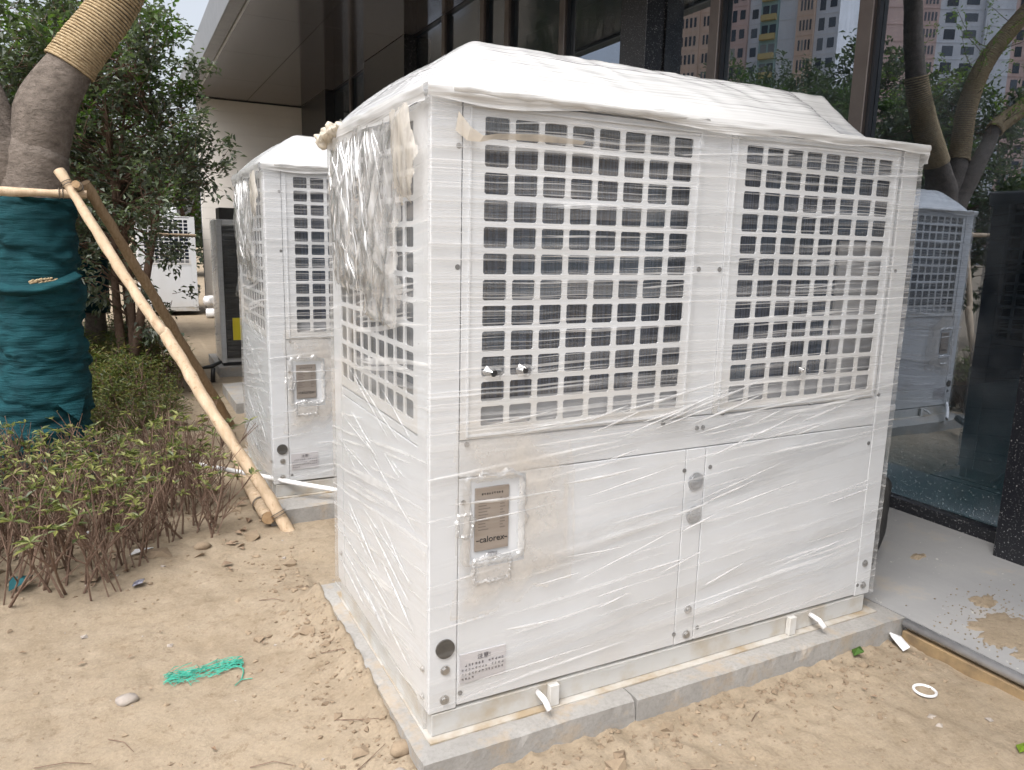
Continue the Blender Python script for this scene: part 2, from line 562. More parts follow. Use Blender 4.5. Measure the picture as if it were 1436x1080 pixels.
M['mullion'] = simple("bronze_aluminium", (.165, .145, .14), (.14, .122, .118), .35, .5)
M['mullion_dark'] = simple("dark_gasket", (.02, .022, .028), None, .4)
M['soffit'] = simple("dark_gloss_panel", (.098, .086, .083), (.088, .078, .075), .10, 0, .9, scale=2)
M['fascia'] = simple("grey_aluminium_fascia", (.24, .24, .245), (.20, .20, .205), .4, .4)
M['fascia_trim'] = simple("pale_fascia_trim", (.48, .48, .48), None, .4, .2)
M['cream'] = simple("cream_cladding", (.78, .74, .69), (.74, .70, .65), .6, scale=2)
M['interior'] = simple("dark_interior_wall", (.10, .11, .13), (.08, .09, .10), .7)
M['int_floor'] = simple("interior_screed", (.62, .66, .66), (.5, .55, .56), .7)
M['bark'] = mat_bark("grey_bark", (.095, .080, .068), (.235, .20, .175), (1, 1, 1.6))
M['twig'] = mat_bark("brown_twig", (.125, .080, .060), (.25, .175, .135), (1, 1, 1))
M['rope'] = mat_rope()
M['cloth'] = mat_cloth()
M['cloth_edge'] = simple("frayed_cloth_edge", (.012, .11, .13), (.006, .06, .075), .85)
M['wood'] = mat_wood()
M['wood_old'] = simple("weathered_wood", (.27, .18, .10), (.38, .27, .165), .85, scale=8, bump=.3, stretch=(8, 8, 1))
M['wood_end'] = simple("cut_wood_end", (.42, .29, .17), (.30, .19, .10), .85, scale=30)
M['wire'] = simple("tie_wire", (.20, .17, .14), None, .5, .7)
M['leaf_osm'] = mat_leaf("dusty_evergreen_leaf", [(.045, .060, .045), (.085, .105, .080), (.165, .18, .155), (.095, .14, .06)], .42)
M['leaf_young'] = mat_leaf("young_evergreen_leaf", [(.03, .075, .015), (.06, .14, .025), (.12, .21, .035)], .4, .35)
M['leaf_shrub'] = mat_leaf("shrub_leaf", [(.035, .05, .020), (.095, .115, .032), (.19, .19, .055), (.25, .26, .09)], .42)
M['leaf_hedge'] = mat_leaf("yellow_green_hedge_leaf", [(.03, .045, .016), (.06, .08, .022), (.12, .13, .03), (.13, .075, .025)], .45)
M['leaf_fresh'] = mat_leaf("fresh_spring_leaf", [(.10, .19, .02), (.19, .30, .03), (.26, .36, .06)], .45, .45)
M['pvc'] = simple("white_pvc", (.82, .82, .84), (.72, .71, .70), .35)
M['steel'] = simple("galvanised_pipe", (.66, .67, .69), (.52, .52, .54), .25, .65, scale=15)
M['rust'] = simple("rusty_steel", (.30, .21, .11), (.17, .12, .07), .85, scale=12)
M['net'] = simple("green_net", (.025, .24, .17), (.04, .33, .24), .7, scale=30)
M['stone'] = simple("grey_stone", (.26, .23, .21), (.36, .32, .28), .9, scale=12, bump=.4)
M['clod'] = simple("soil_clod", (.29, .225, .155), (.19, .14, .095), .95, scale=9, bump=.5)
M['litter'] = simple("dead_leaf", (.17, .11, .07), (.27, .20, .14), .9, scale=14)
M['paper'] = simple("white_scrap", (.75, .75, .76), (.6, .6, .62), .6)
M['dark_scrap'] = simple("dark_wrapper", (.03, .03, .05), (.25, .25, .3), .4, scale=40)
M['yellow'] = simple("yellow_sticker", (.70, .58, .03), None, .5)
M['blackfilm'] = mat_film("black_face_film", .01, .16, .03, 14, tint=(.5, .52, .56))
M['peach'] = simple("peach_render", (.80, .60, .47), (.62, .46, .36), .8, scale=.35, lo=.3, hi=.7, stretch=(1, 1, .3))
M['pinkr'] = simple("pink_render", (.74, .55, .50), (.58, .43, .39), .8, scale=.35, lo=.3, hi=.7, stretch=(1, 1, .3))
M['pale'] = simple("pale_blue_render", (.80, .84, .90), (.62, .66, .72), .8, scale=.35, lo=.3, hi=.7, stretch=(1, 1, .3))
M['teal'] = simple("teal_render", (.38, .56, .56), (.28, .42, .42), .8, scale=.35, lo=.3, hi=.7, stretch=(1, 1, .3))
tw_ = NT("tower_window")
oi_ = tw_.n("ObjectInfo")
M['win'] = tw_.done(tw_.pbsdf(tw_.ramp(oi_.outputs["Random"], [(0.0, (.02, .026, .035)), (.6, (.06, .075, .10)), (.85, (.12, .14, .17)), (1.0, (.30, .31, .30))]), .15))
M['balc'] = simple("ochre_balcony", (.56, .45, .20), None, .7)
M['bluehouse'] = simple("blue_white_cabinet", (.62, .68, .74), (.55, .61, .68), .45)

# ------------------------------------------------------------------ ground
GZ = -0.20
def smooth(a, b, x):
    t = min(1, max(0, (x - a) / (b - a)))
    return t * t * (3 - 2 * t)
def ground_h(x, y):
    if x > 12 or x < -14 or y > 30 or y < -8:
        return GZ
    h = GZ - .010 * abs(noise.noise(Vector((x * 2.2 + y * 1.3, y * 5.5 - x * 3, 11)))) + .020 * noise.noise(Vector((x * 1.1, y * 1.1, 3))) + .012 * noise.noise(Vector((x * 4, y * 4, 7)))
    r = abs(noise.noise(Vector((x * 9, y * 9, 1))))
    # rough trodden soil along the edges of the pads
    e = 0
    if -.6 < x < 2.4 and -1.0 < y < 1.9:
        dx = max(-.07 - x, 0, x - 2.3); dy = max(-.13 - y, 0, y - 1.35)
        d = math.hypot(dx, dy)
        e = math.exp(-d / .22)
        if x < -.06 and y > -.15:
            h += .045 * math.exp(-d / .16) + .062 * math.exp(-d / .10) * smooth(.05, .5, y) * (.6 + .8 * abs(noise.noise(Vector((x * 7, y * 7, 4)))))
    h += (.010 + .03 * e) * (.45 - r) * .8
    h += .005 * noise.noise(Vector((x * 22, y * 22, 5))) + e * .016 * abs(noise.noise(Vector((x * 34, y * 34, 8))))
    # bed of the shrubs, a little raised and lumpy
    b = smooth(1.7, 2.3, y - .35 * (x + .4)) * smooth(-.25, -.6, x)
    h += b * (.03 + .03 * abs(noise.noise(Vector((x * 6, y * 6, 2)))))
    if x > 2.28:
        h = min(h, GZ + .01)
    if x > 3.2 or (x > 2.3 and y > -.05):
        h = min(h, -.22)
    return h
def axis(a, b, s, lo, hi):
    v = []; x = a
    while x < b:
        v.append(x); x += s
    v.append(b)
    st = s
    while v[-1] < hi:
        st *= 1.5; v.append(min(hi, v[-1] + st))
    st = s
    while v[0] > lo:
        st *= 1.5; v.insert(0, max(lo, v[0] - st))
    return v
gx = axis(-2.4, 2.5, .018, -1500, 1500)
gy = axis(-1.4, 3.6, .018, -1500, 1500)
g = MB()
for y in gy:
    for x in gx:
        g.v.append((x, y, ground_h(x, y)))
nx = len(gx)
for j in range(len(gy) - 1):
    for i in range(nx - 1):
        a = j * nx + i
        g.f.append((a, a + 1, a + nx + 1, a + nx)); g.mi.append(0)
g.build("ground", M['sand'], smooth=True, kind="structure")

# pavement: a concrete apron that falls from the glass wall to its edge
p = MB()
n = 40
for k in range(n):
    y0 = -4 + k * 23 / n; y1 = -4 + (k + 1) * 23 / n
    p.face([(2.345, y0, -.104), (3.55, y0, -.012), (3.55, y1, -.012), (2.345, y1, -.104)])
p.face([(2.345, -4, -.30), (2.345, -4, -.104), (2.345, 19, -.104), (2.345, 19, -.30)])
p.face([(2.345, -4, -.30), (3.55, -4, -.30), (3.55, -4, -.012), (2.345, -4, -.104)])
p.build("pavement", M['pave'], kind="structure")

# ------------------------------------------------------------------ concrete pads
def rough_slab(x0, x1, y0, y1, z0, z1, jit=.006, res=.03, seed=0):
    b = MB()
    def jv(v):
        w = Vector(v)
        near = min(abs(w.z - z1), 1)
        e = min(abs(w.x - x0), abs(w.x - x1), abs(w.y - y0), abs(w.y - y1))
        k = noise.noise_vector(w * 14 + Vector((seed, 0, 0))) * jit
        chip = max(0, noise.noise(w * 19 + Vector((9, seed, 0))) - .22) * .022
        if e < .012 and near < .012:
            w = w + k * .5
            w.z -= chip
            w.x += chip * .8 * (1 if abs(w.x - x0) < .02 else (-1 if abs(w.x - x1) < .02 else 0))
            w.y += chip * .8 * (1 if abs(w.y - y0) < .02 else (-1 if abs(w.y - y1) < .02 else 0))
        else:
            w = w + k * .25
        return w
    nxs = max(2, int((x1 - x0) / res)); nys = max(2, int((y1 - y0) / res)); nzs = 5
    L = lambda a, c, t: a + (c - a) * t
    b.grid(lambda u, v: jv((L(x0, x1, u), L(y0, y1, v), z1)), nxs, nys)
    b.grid(lambda u, v: jv((L(x0, x1, u), y0, L(z0, z1, v))), nxs, nzs)
    b.grid(lambda u, v: jv((L(x1, x0, u), y1, L(z0, z1, v))), nxs, nzs)
    b.grid(lambda u, v: jv((x0, L(y1, y0, u), L(z0, z1, v))), nys, nzs)
    b.grid(lambda u, v: jv((x1, L(y0, y1, u), L(z0, z1, v))), nys, nzs)
    return b
pad = thing("concrete_pad", (1.1, .6, -.32), "pale sand dusted concrete slab under the big film wrapped heat pump unit in front", "concrete slab")
rough_slab(-.062, .786, -.118, 1.33, -.34, -.10, seed=1).build("slab", M['pad'], pad)
rough_slab(.792, 2.33, -.122, 1.33, -.34, -.101, seed=4).build("slab", M['pad'], pad)
tag(rough_slab(-.10, 2.25, 2.47, 4.05, -.34, -.10, res=.06, seed=2).build("concrete_pad", M['pad'], loc=(1.1, 3.2, -.32)),
    "concrete slab under the second wrapped unit with a log resting against its corner", "concrete slab")
tag(rough_slab(.13, 2.25, 5.80, 7.0, -.34, -.09, res=.08, seed=3).build("concrete_pad", M['pad'], loc=(1.1, 6.4, -.32)),
    "bare concrete slab without a unit, behind the second wrapped unit", "concrete slab")
tag(rough_slab(.22, 2.25, 8.05, 9.4, -.34, -.08, res=.1, seed=5).build("concrete_pad", M['pad'], loc=(1.1, 8.6, -.32)),
    "concrete slab under the low unit with the black face", "concrete slab")

# ------------------------------------------------------------------ building with glass wall and canopy
GX = 3.50
bld = thing("glass_building", (3.5, 6, -.2), "dark glass fronted building with granite pillars and an overhanging canopy at the right", "building")
SOF = 4.74
def pane(y0, y1):
    b = MB()
    x0, x1, z0, z1 = GX, GX + .012, .055, SOF - .01
    b.face([(x0, y1, z0), (x0, y0, z0), (x0, y0, z1), (x0, y1, z1)], 0)
    b.face([(x1, y0, z0), (x1, y1, z0), (x1, y1, z1), (x1, y0, z1)], 1)
    for q in ([(x0, y0, z0), (x1, y0, z0), (x1, y0, z1), (x0, y0, z1)], [(x1, y1, z0), (x0, y1, z0), (x0, y1, z1), (x1, y1, z1)],
              [(x0, y0, z1), (x1, y0, z1), (x1, y1, z1), (x0, y1, z1)], [(x0, y1, z0), (x1, y1, z0), (x1, y0, z0), (x0, y0, z0)]):
        b.face(q, 1)
    b.build("glass_pane", [M['glass'], M['clear']], bld)
def mullion(y0, y1, dep=.07):
    b = MB()
    b.box(GX - dep, GX - .002, y0, y1, .055, SOF - .012, 0, .004)
    b.box(GX - dep * .55, GX - .003, y0 - .022, y0 - .001, .056, SOF - .014, 1)
    b.box(GX - dep * .55, GX - .003, y1 + .001, y1 + .022, .056, SOF - .014, 1)
    b.build("mullion", [M['mullion'], M['mullion_dark']], bld)
def pillar(y0, y1):
    b = MB()
    zs = [-.12, .95, 1.92, 2.88, 3.84, SOF - .004]
    for a, c in zip(zs[:-1], zs[1:]):
        b.box(3.30, GX + .25, y0, y1, a + .002, c - .002, 0, .003)
    b.build("granite_pillar", M['granite'], bld)
breaks = [(-3.2, -1.95), (-1.9, -.78), (.07, 1.33), (1.37, 2.74), (2.78, 3.44), (3.86, 5.1), (5.14, 6.4), (6.44, 7.1), (7.14, 8.4), (8.44, 9.68), (11.92, 13.3), (13.34, 14.78), (17.19, 17.26)]
for a, c in breaks:
    pane(a, c)
for y in (-1.97, 1.29, 2.70, 5.06, 6.36, 7.06, 8.36, 13.26):
    mullion(y, y + .11)
for a, c in ((-.76, .055), (3.46, 3.84), (9.70, 11.90), (14.8, 17.18)):
    pillar(a, c)
b = MB(); b.box(3.445, 3.53, -3.2, 18.5, -.06, .052, 0, .004); b.build("base_strip", M['granite'], bld)
b = MB(); b.box(GX - .05, GX + .05, -3.2, 17.2, SOF - .008, SOF + .06); b.build("head_frame", M['mullion_dark'], bld)
# soffit panels
ys = [-7.15 + 2.44 * k for k in range(11)]
for a, c in zip(ys[:-1], ys[1:]):
    for xa, xc in ((.94, 2.04), (2.048, 3.29)):
        b = MB(); b.box(xa, xc, a + .004, min(c, 17.272) - .004, SOF, SOF + .03); b.build("soffit_panel", M['soffit'], bld)
b = MB(); b.box(3.294, 3.44, -7.15, 17.2, SOF + .001, SOF + .03); b.build("soffit_panel", M['soffit'], bld)
b = MB(); b.box(.70, .90, -7.2, 17.3, SOF - .02, SOF + .42, 0, .01); b.build("fascia", M['fascia'], bld)
b = MB(); b.box(.902, .938, -7.2, 17.3, SOF - .035, SOF + .05, 0, .004); b.build("fascia_trim", M['fascia_trim'], bld)
b = MB(); b.box(.72, 12.5, -7.2, 19, SOF + .43, SOF + .62); b.build("roof_slab", M['fascia'], bld)
# interior seen dimly through the glass
b = MB(); b.box(3.56, 12, -3.2, 3.46, -.15, -.02); b.box(3.56, 12, 3.6, 18.5, -.15, -.021); b.build("interior_floor", M['int_floor'], bld)
b = MB(); b.box(3.80, 12, 3.46, 3.6, -.02, SOF + .02); b.box(11.9, 12.1, -3.2, 18.5, -.02, SOF + .02); b.box(3.56, 12, -3.4, -3.21, -.02, SOF + .02)
b.box(3.56, 12, 18.5, 18.7, -.02, SOF + .02); b.build("interior_wall", M['interior'], bld)
b = MB(); b.box(3.56, 12, -3.2, 18.5, SOF + .05, SOF + .2); b.build("interior_ceiling", M['interior'], bld)
# cream clad end wall under the canopy
wl = thing("cream_wall", (2.2, 17.4, -.2), "cream clad end wall with fine horizontal joints under the far end of the canopy", "wall")
b = MB(); b.box(.955, 3.6, 17.336, 17.55, -.2, SOF + .30); b.build("core", M['interior'], wl)
z = -.2
while z < SOF - .05:
    z1 = min(z + .246, SOF - .008)
    b = MB(); b.box(.95, 3.42, 17.27, 17.335, z, z1 - .003, 0, .0015); b.build("cladding_board", M['cream'], wl)
    z += .246

# ------------------------------------------------------------------ heat pump unit
L, D, H = 2.2206, 1.19, 2.0
unit = thing("heat_pump_unit", (0, 0, -.1), "big white heat pump unit wrapped in film, standing nearest the camera, nameplate cut free", "heat pump")
def P(b, name, mat, smooth=False, kind=None, parent=None):
    return b.build(name, mat, parent or unit, smooth, kind)
# base: flange and rails
b = MB(); b.box(-.005, L + .03, -.032, D + .03, -.100, -.094)
P(b, "base_flange", M['flange'])
b = MB()
b.box(.012, L - .03, .000, .05, -.093, -.012, 0, .002); b.box(.012, L - .03, D - .05, D, -.093, -.012)
b.box(.0, .05, .052, D - .052, -.093, -.012); b.box(L - .08, L - .031, .052, D - .052, -.093, -.012)
P(b, "base_rail", M['base'])
for x in (.484, 1.70):
    b = MB(); b.box(x - .020, x + .020, -.026, -.002, -.093, -.010, 0, .002); P(b, "bracket", M['base_clean'])
for x in (.425, 1.832):
    b = MB(); b.tube([(x, .0, -.035), (x + .004, -.05, -.042), (x + .008, -.078, -.066)], .0115, 10); P(b, "drain_stub", M['pvc'], True)
# cabinet posts, bands, top
b = MB()
b.box(0, .102, -.0, .06, -.008, 2.0, 0, .003); b.box(0, .05, .058, .11, -.008, 1.999)
P(b, "corner_post", M['white'])
b = MB()
b.box(2.121, L, .0, .06, -.008, 2.0, 0, .003); b.box(L - .05, L, .058, .11, -.008, 1.999)
P(b, "corner_post", M['white'])
b = MB(); b.box(0, .05, D - .11, D, -.008, 1.999); P(b, "corner_post", M['white'])
b = MB(); b.box(L - .05, L, D - .11, D, -.008, 1.999); P(b, "corner_post", M['white'])
b = MB(); b.box(.104, 2.119, .004, .03, .818, .942, 0, .003); P(b, "middle_band", M['white'])
b = MB(); b.box(0, L, 0, D, 2.002, 2.02, 0, .004); P(b, "top_plate", M['white'])
b = MB(); b.box(1.034, 1.168, .003, .03, .946, 1.998, 0, .003); P(b, "centre_post", M['white'])
# lower access panels
for x0, x1, z0, z1 in ((.1045, 1.0515, .0, .815), (1.0545, 1.1495, .0, .815), (1.1535, 2.119, .0, .815)):
    b = MB(); b.box(x0, x1, .002, .03, z0, z1, 0, .0025); P(b, "access_panel", M['white'])
b = MB(); b.box(.02, L - .02, .035, D - .035, .0, .9); P(b, "inner_shell", M['plug'])
# side panel (left) and right, back
b = MB(); b.box(.002, .03, .112, D - .112, -.005, .905, 0, .003); b.box(.0035, .03, .112, D - .112, .909, .940, 0, .002); P(b, "side_panel", M['white'])
b = MB(); b.box(L - .03, L - .002, .112, D - .112, -.005, .94, 0, .003); b.box(.05, L - .05, D - .03, D - .002, -.005, 1.99, 0, .003); P(b, "back_panel", M['white'])

def grille(nc, nr, w, h, barx, barz, mx0, mx1, mz0, mz1, th=.006, r=.0055):
    """pressed sheet with a raised rim and nc x nr rounded openings; local: x across, z up, front at y=0"""
    bm = bmesh.new()
    cw = (w - barx * (nc - 1)) / nc; ch = (h - barz * (nr - 1)) / nr
    xs = [-mx0]; zs = [-mz0]
    for i in range(nc):
        xs += [i * (cw + barx), i * (cw + barx) + cw]
    xs.append(w + mx1)
    for j in range(nr):
        zs += [j * (ch + barz), j * (ch + barz) + ch]
    zs.append(h + mz1)
    V = [[bm.verts.new((x, 0, z)) for x in xs] for z in zs]
    for j in range(len(zs) - 1):
        for i in range(len(xs) - 1):
            hole = (i % 2 == 1) and (j % 2 == 1)
            q = [V[j][i], V[j][i + 1], V[j + 1][i + 1], V[j + 1][i]]
            if not hole:
                bm.faces.new(q)
            else:
                for k in range(4):
                    a, n1, n2 = q[k], q[(k + 1) % 4], q[k - 1]
                    p1 = bm.verts.new(a.co + (n1.co - a.co).normalized() * r)
                    p2 = bm.verts.new(a.co + (n2.co - a.co).normalized() * r)
                    bm.faces.new((a, p1, p2))
    ext = bmesh.ops.extrude_face_region(bm, geom=list(bm.faces))
    bmesh.ops.translate(bm, vec=(0, th, 0), verts=[e for e in ext['geom'] if isinstance(e, bmesh.types.BMVert)])
    bmesh.ops.recalc_face_normals(bm, faces=list(bm.faces))
    bm.verts.index_update()
    m = MB(); m.add_bm(bm)
    return m
gw, gh = .809, .964
gme = grille(8, 12, gw, gh, .0198, .0169, .0715, .0485, .040, .043)
bx = MB(); bx.v, bx.f, bx.mi = gme.v, gme.f, gme.mi
front_grille = bx.mesh("grille_panel", M['white'])
for x0 in (.1752, L - .9839):
    place("grille_panel", front_grille, unit, (x0, -.004, .9877 + .1))
# raised rim moulding round each grille
for x0 in (.1752, L - .9839):
    b = MB()
    xa, xb, za, zb = x0 - .045, x0 + gw + .028, .9877 - .026, .9877 + gh + .022
    for q in ((xa, xb, za - .006, za), (xa, xb, zb, zb + .006), (xa - .006, xa, za - .006, zb + .006), (xb, xb + .006, za - .006, zb + .006)):
        b.box(q[0], q[1], -.009, -.0045, q[2], q[3])
    P(b, "grille_rim", M['white'])
sg = grille(9, 12, .905, .955, .022, .0175, .042, .045, .040, .043)
sm = MB(); sm.f, sm.mi = sg.f, sg.mi
sm.v = [(v[1], .905 - v[0], v[2]) for v in sg.v]
side_grille = sm.mesh("side_grille_panel", M['white'])
place("side_grille_panel", side_grille, unit, (.001, .152, .99 + .1))
place("side_grille_panel", side_grille, unit, (L - .016, .152, .99 + .1))
# coil and tray behind the grilles
b = MB(); b.box(.075, L - .075, .075, .11, 1.0, 1.985); P(b, "front_coil", M['coil'])
b = MB(); b.box(.07, .10, .12, D - .12, 1.0, 1.985); P(b, "side_coil", M['coil'])
b = MB(); b.box(L - .10, L - .07, .12, D - .12, 1.0, 1.985); P(b, "side_coil", M['coil'])
b = MB()
b.face([(.055, .02, .955), (L - .055, .02, .955), (L - .055, .072, 1.062), (.055, .072, 1.062)])
b.box(.056, L - .056, .073, .115, .95, 1.06)
P(b, "drip_tray", M['tray'])
b = MB(); b.box(1.86, 2.12, .060, .070, 1.065, 1.62); P(b, "coil_end_plate", M['tray'])
b = MB(); b.box(.06, .12, .060, .0705, 1.70, 1.98); P(b, "coil_end_plate", M['tray'])
b = MB(); b.box(.053, .066, .12, D - .12, .955, 1.075); P(b, "side_tray", M['tray'])
# bolts
bb = MB(); bb.tube([(0, .002, 0), (0, -.004, 0)], .017, 12); bb.tube([(0, -.004, 0), (0, -.011, 0)], .0115, 6); 
bolt_big = bb.mesh("bolt", M['bolt'])
bb = MB(); bb.tube([(0, .002, 0), (0, -.005, 0)], .009, 8)
bolt_small = bb.mesh("screw", M['screw'])
bb = MB(); bb.tube([(-.002, 0, 0), (-.004, 0, 0)], .012, 10); bb.tube([(.002, 0, 0), (-.010, 0, 0)], .008, 6)
bolt_side = bb.mesh("bolt", M['bolt'])
for x, z in ((.059, .146), (.057, .036), (1.114, .142), (1.113, .034), (2.167, .15), (2.171, .041)):
    place("bolt", bolt_big, unit, (x, .0, z + .1))
for x, z in ((.116, .045), (.12, .734), (1.047, .733), (1.176, .732), (1.05, .048), (1.171, .051), (2.135, .046), (2.10, .735), (1.095, .897), (1.125, .897),
             (.13, .93), (.93, .93), (1.05, 1.50), (1.15, 1.50), (.09, 1.86), (.09, 1.50), (2.13, .955), (1.22, .945), (1.70, .95), (2.145, 1.5)):
    place("screw", bolt_small, unit, (x, .004, z + .1))
for y, z in ((.048, .14), (.05, .036), (1.12, .14)):
    place("bolt", bolt_side, unit, (0, y, z + .1))
b = MB(); b.tube([(.058, .003, .226), (.058, -.007, .226)], .034, 24); P(b, "port_plug", M['plug'])
lk = MB(); lk.tube([(0, .002, 0), (0, -.006, 0)], .036, 20); lk.tube([(0, -.006, 0), (0, -.010, 0)], .028, 20); lk.box(-.022, .022, -.014, -.0102, -.004, .004)
lkm = lk.mesh("panel_lock", M['lock'])
for x, z in ((1.106, .683), (1.109, .545)):
    place("panel_lock", lkm, unit, (x, .002, z + .1))
# nameplate with its print, warning label with its print
RX = Matrix.Rotation(math.pi / 2, 4, 'X')
np_ = MB(); np_.box(.160, .286, -.006, .0015, .556, .778, 0, .0015)
npo = P(np_, "nameplate", M['plate'])
def put_text(name, body, size, x, z, y, mat, parent, align='CENTER', sx=1.0, shear=0):
    mt = Matrix.Translation((x, y, z + .1)) @ RX
    return text_mesh(name, body, mat, size, mt, parent, align=align, sx=sx, shear=shear)
put_text("maker_lettering", "calorex", .031, .2235, .586, -.0068, M['ink'], npo)
b = MB()
b.box(.165, .176, -.0072, -.0064, .592, .595); b.box(.270, .281, -.0072, -.0064, .592, .595)
P(b, "lettering_dash", M['ink'], parent=npo)
r2 = random.Random(5)
def glyph(b, x, z, s, y):
    """one unreadably small printed character: a few strokes"""
    st = s * .16
    for _ in range(r2.choice((2, 3, 3))):
        zz = z + r2.uniform(0, s - st)
        b.box(x, x + s * r2.uniform(.5, .85), y, y + .0005, zz, zz + st)
    for _ in range(r2.choice((1, 2))):
        xx = x + r2.uniform(0, s * .7)
        b.box(xx, xx + st, y - .0001, y + .0004, z, z + s)
b = MB()
for k in range(9):
    glyph(b, .183 + k * .0092, .752, .0075, -.0070)
P(b, "plate_heading", M['ink'], parent=npo, kind="stuff")
b = MB()
for k in range(11):
    zz = .735 - k * .0105
    b.box(.172, .172 + r2.uniform(.025, .045), -.0071, -.0064, zz, zz + .003)
    b.box(.252, .252 + r2.uniform(.006, .02), -.0071, -.0064, zz, zz + .003)
P(b, "plate_rows", M['ink2'], parent=npo, kind="stuff")
wl_ = MB(); wl_.box(.113, .289, -.0022, .0018, .080, .188)
wlo = P(wl_, "warning_label", M['sticker'])
put_text("warning_heading", "注意!", .0225, .204, .160, -.0031, M['ink3'], wlo)
b = MB()
for row, (n0, n1) in enumerate(((1, 13), (0, 13), (0, 13), (0, 4))):
    for k in range(n0, n1):
        if (row, k) in ((0, 7), (1, 8)):
            continue
        glyph(b, .120 + k * .0127, .140 - row * .0165, .0092, -.0031)
P(b, "warning_rows", M['ink3'], parent=wlo, kind="stuff")
b = MB()
for k in range(9):
    b.box(.208 + k * .0046, .208 + k * .0046 + r2.uniform(.001, .003), -.0020, -.0012, .531, .546)
P(b, "barcode", M['ink3'])
# fan hood under the film
b = MB(); b.box(.30, 1.88, .33, .86, 2.021, 2.228, 0, .02); P(b, "fan_hood", M['white'])

# ---- film
NM = (.141, .318, .535, .803)                                            # opening torn round the nameplate
def wob(x, y, z, a):
    return a * noise.noise(Vector((x * 1.3, y * 1.3, z * 5))) + a * .7 * noise.noise(Vector((x * 2, y * 2, z * 17 + 4)))
def film_sheet(p0, p1, nrm, z0, z1, nu, nv, mat, hole=None, amp=.004, gap=.012, ragged=0):
    b = MB()
    p0 = Vector(p0); p1 = Vector(p1); nrm = Vector(nrm)
    ln = (p1 - p0).length
    def fn(u, v):
        q = p0.lerp(p1, u)
        zz = z0 + (z1 - z0) * v
        if ragged and v == 0:
            zz += ragged * noise.noise(Vector((u * ln * 6, 0, 3)))
        q = q + nrm * (gap + wob(q.x, q.y, zz, amp))
        return (q.x, q.y, zz)
    def sk(u, v):
        if not hole:
            return False
        x = u * ln; zz = z0 + (z1 - z0) * v
        j = .010 * noise.noise(Vector((x * 40, zz * 40, 0)))
        return hole[0] + j < x < hole[1] + j and hole[2] + j < zz < hole[3] + j
    b.grid(fn, nu, nv, 0, sk)
    P(b, "film_wrap", mat, True)
e = .012
film_sheet((-e, 0, 0), (L + e, 0, 0), (0, -1, 0), .895, 2.03, 90, 110, M['film'])
film_sheet((-e, 0, 0), (L + e, 0, 0), (0, -1, 0), -.012, .90, 220, 110, M['film_low'], hole=(NM[0] + e, NM[1] + e, NM[2], NM[3]), ragged=.012)
film_sheet((0, D + e, 0), (0, -e, 0), (-1, 0, 0), -.04, 2.03, 50, 120, M['film_side'], ragged=.02)
film_sheet((L, -e, 0), (L, D + e, 0), (1, 0, 0), -.01, 2.03, 40, 60, M['film_side'], ragged=.015)
film_sheet((L + e, D, 0), (-e, D, 0), (0, 1, 0), -.01, 2.03, 60, 60, M['film_side'])
# second pass of wraps: separate bands of film that lie over the first, at a slant
def band(x0, z0, x1, z1, h, mat, gap=.017):
    b = MB()
    def fn(u, v):
        x = x0 + (x1 - x0) * u
        z = z0 + (z1 - z0) * u + h * (v - .5) * (1 + .25 * noise.noise(Vector((x * 3, z0, 1))))
        return (x, -gap - wob(x, 0, z, .004), z)
    b.grid(fn, 60, 8)
    P(b, "film_band", mat, True)
for q in ((-.01, 1.93, 2.23, 1.90, .05), (-.01, 1.56, 2.23, 1.52, .03), (-.01, 1.445, 2.23, 1.435, .016), (-.01, 1.70, 2.23, 1.71, .02), (-.01, .83, 2.23, .99, .06),
          (.35, .47, 2.23, .86, .10), (.1, .10, 2.23, .40, .05), (-.01, .06, 2.2, .20, .03), (.6, .55, 2.23, .72, .02)):
    band(*q, M['film_low'])
# raised creases where the tight film has gathered
def creases(name, n, seed, fn):
    """fn maps (along, up, out) to a point; each crease is a low ridge with a sharp back"""
    r_ = random.Random(seed)
    b = MB()
    for _ in range(n):
        a0, z0, ln, sl = fn(r_)
        h_ = r_.uniform(.0025, .006); w_ = r_.uniform(.004, .009)
        N = 14; o = len(b.v)
        for k in range(N + 1):
            t = k / N
            env = math.sin(math.pi * t) ** .7
            a = a0 + ln * t; z = z0 + sl * ln * t + .004 * noise.noise(Vector((a * 5, z0 * 9, 2)))
            for da, out in ((-w_, 0), (0, h_), (w_ * .4, 0)):
                b.v.append(fn.point(a, z + da * env, .0165 + out * env))
        for k in range(N):
            for m in range(2):
                q = o + k * 3 + m
                b.f.append((q, q + 3, q + 4, q + 1)); b.mi.append(0)
    P(b, name, M['crease'], True, "stuff")
def fr(r_):
    z = r_.choice((r_.uniform(.05, .8), r_.uniform(.05, .8), r_.uniform(.8, 1.0)))
    ln = r_.uniform(.12, .55); a = r_.uniform(.02, 2.15 - ln)
    return a, z, ln, r_.uniform(.03, .30) if a > .5 else r_.uniform(-.02, .12)
fr.point = lambda a, z, o: (a, -o, z)
creases("film_crease", 46, 3, fr)
def fs(r_):
    ln = r_.uniform(.15, .6)
    return r_.uniform(.02, 1.15 - ln), r_.uniform(.05, .98), ln, r_.uniform(.05, .40)
fs.point = lambda a, z, o: (-o, a, z)
creases("film_crease", 30, 4, fs)
def fc(r_):
    ln = r_.uniform(.02, .09)
    sl = r_.choice((-1, 1, 1)) * r_.uniform(1.2, 3.8)
    z = r_.uniform(1.42, 1.93)
    if sl > 0:
        z = min(z, 1.955 - sl * ln)
    return r_.uniform(.32, 1.04), z, ln, sl
def crumple_out(y, z):
    a, c = (y - .74) / .44, (z - 1.70) / .35
    fade = max(0, 1 - max(abs(a), abs(c)) ** 3)
    return max(.014 + .034 * fade * (.55 + .45 * ridged(y, z, 3.1)), .016)
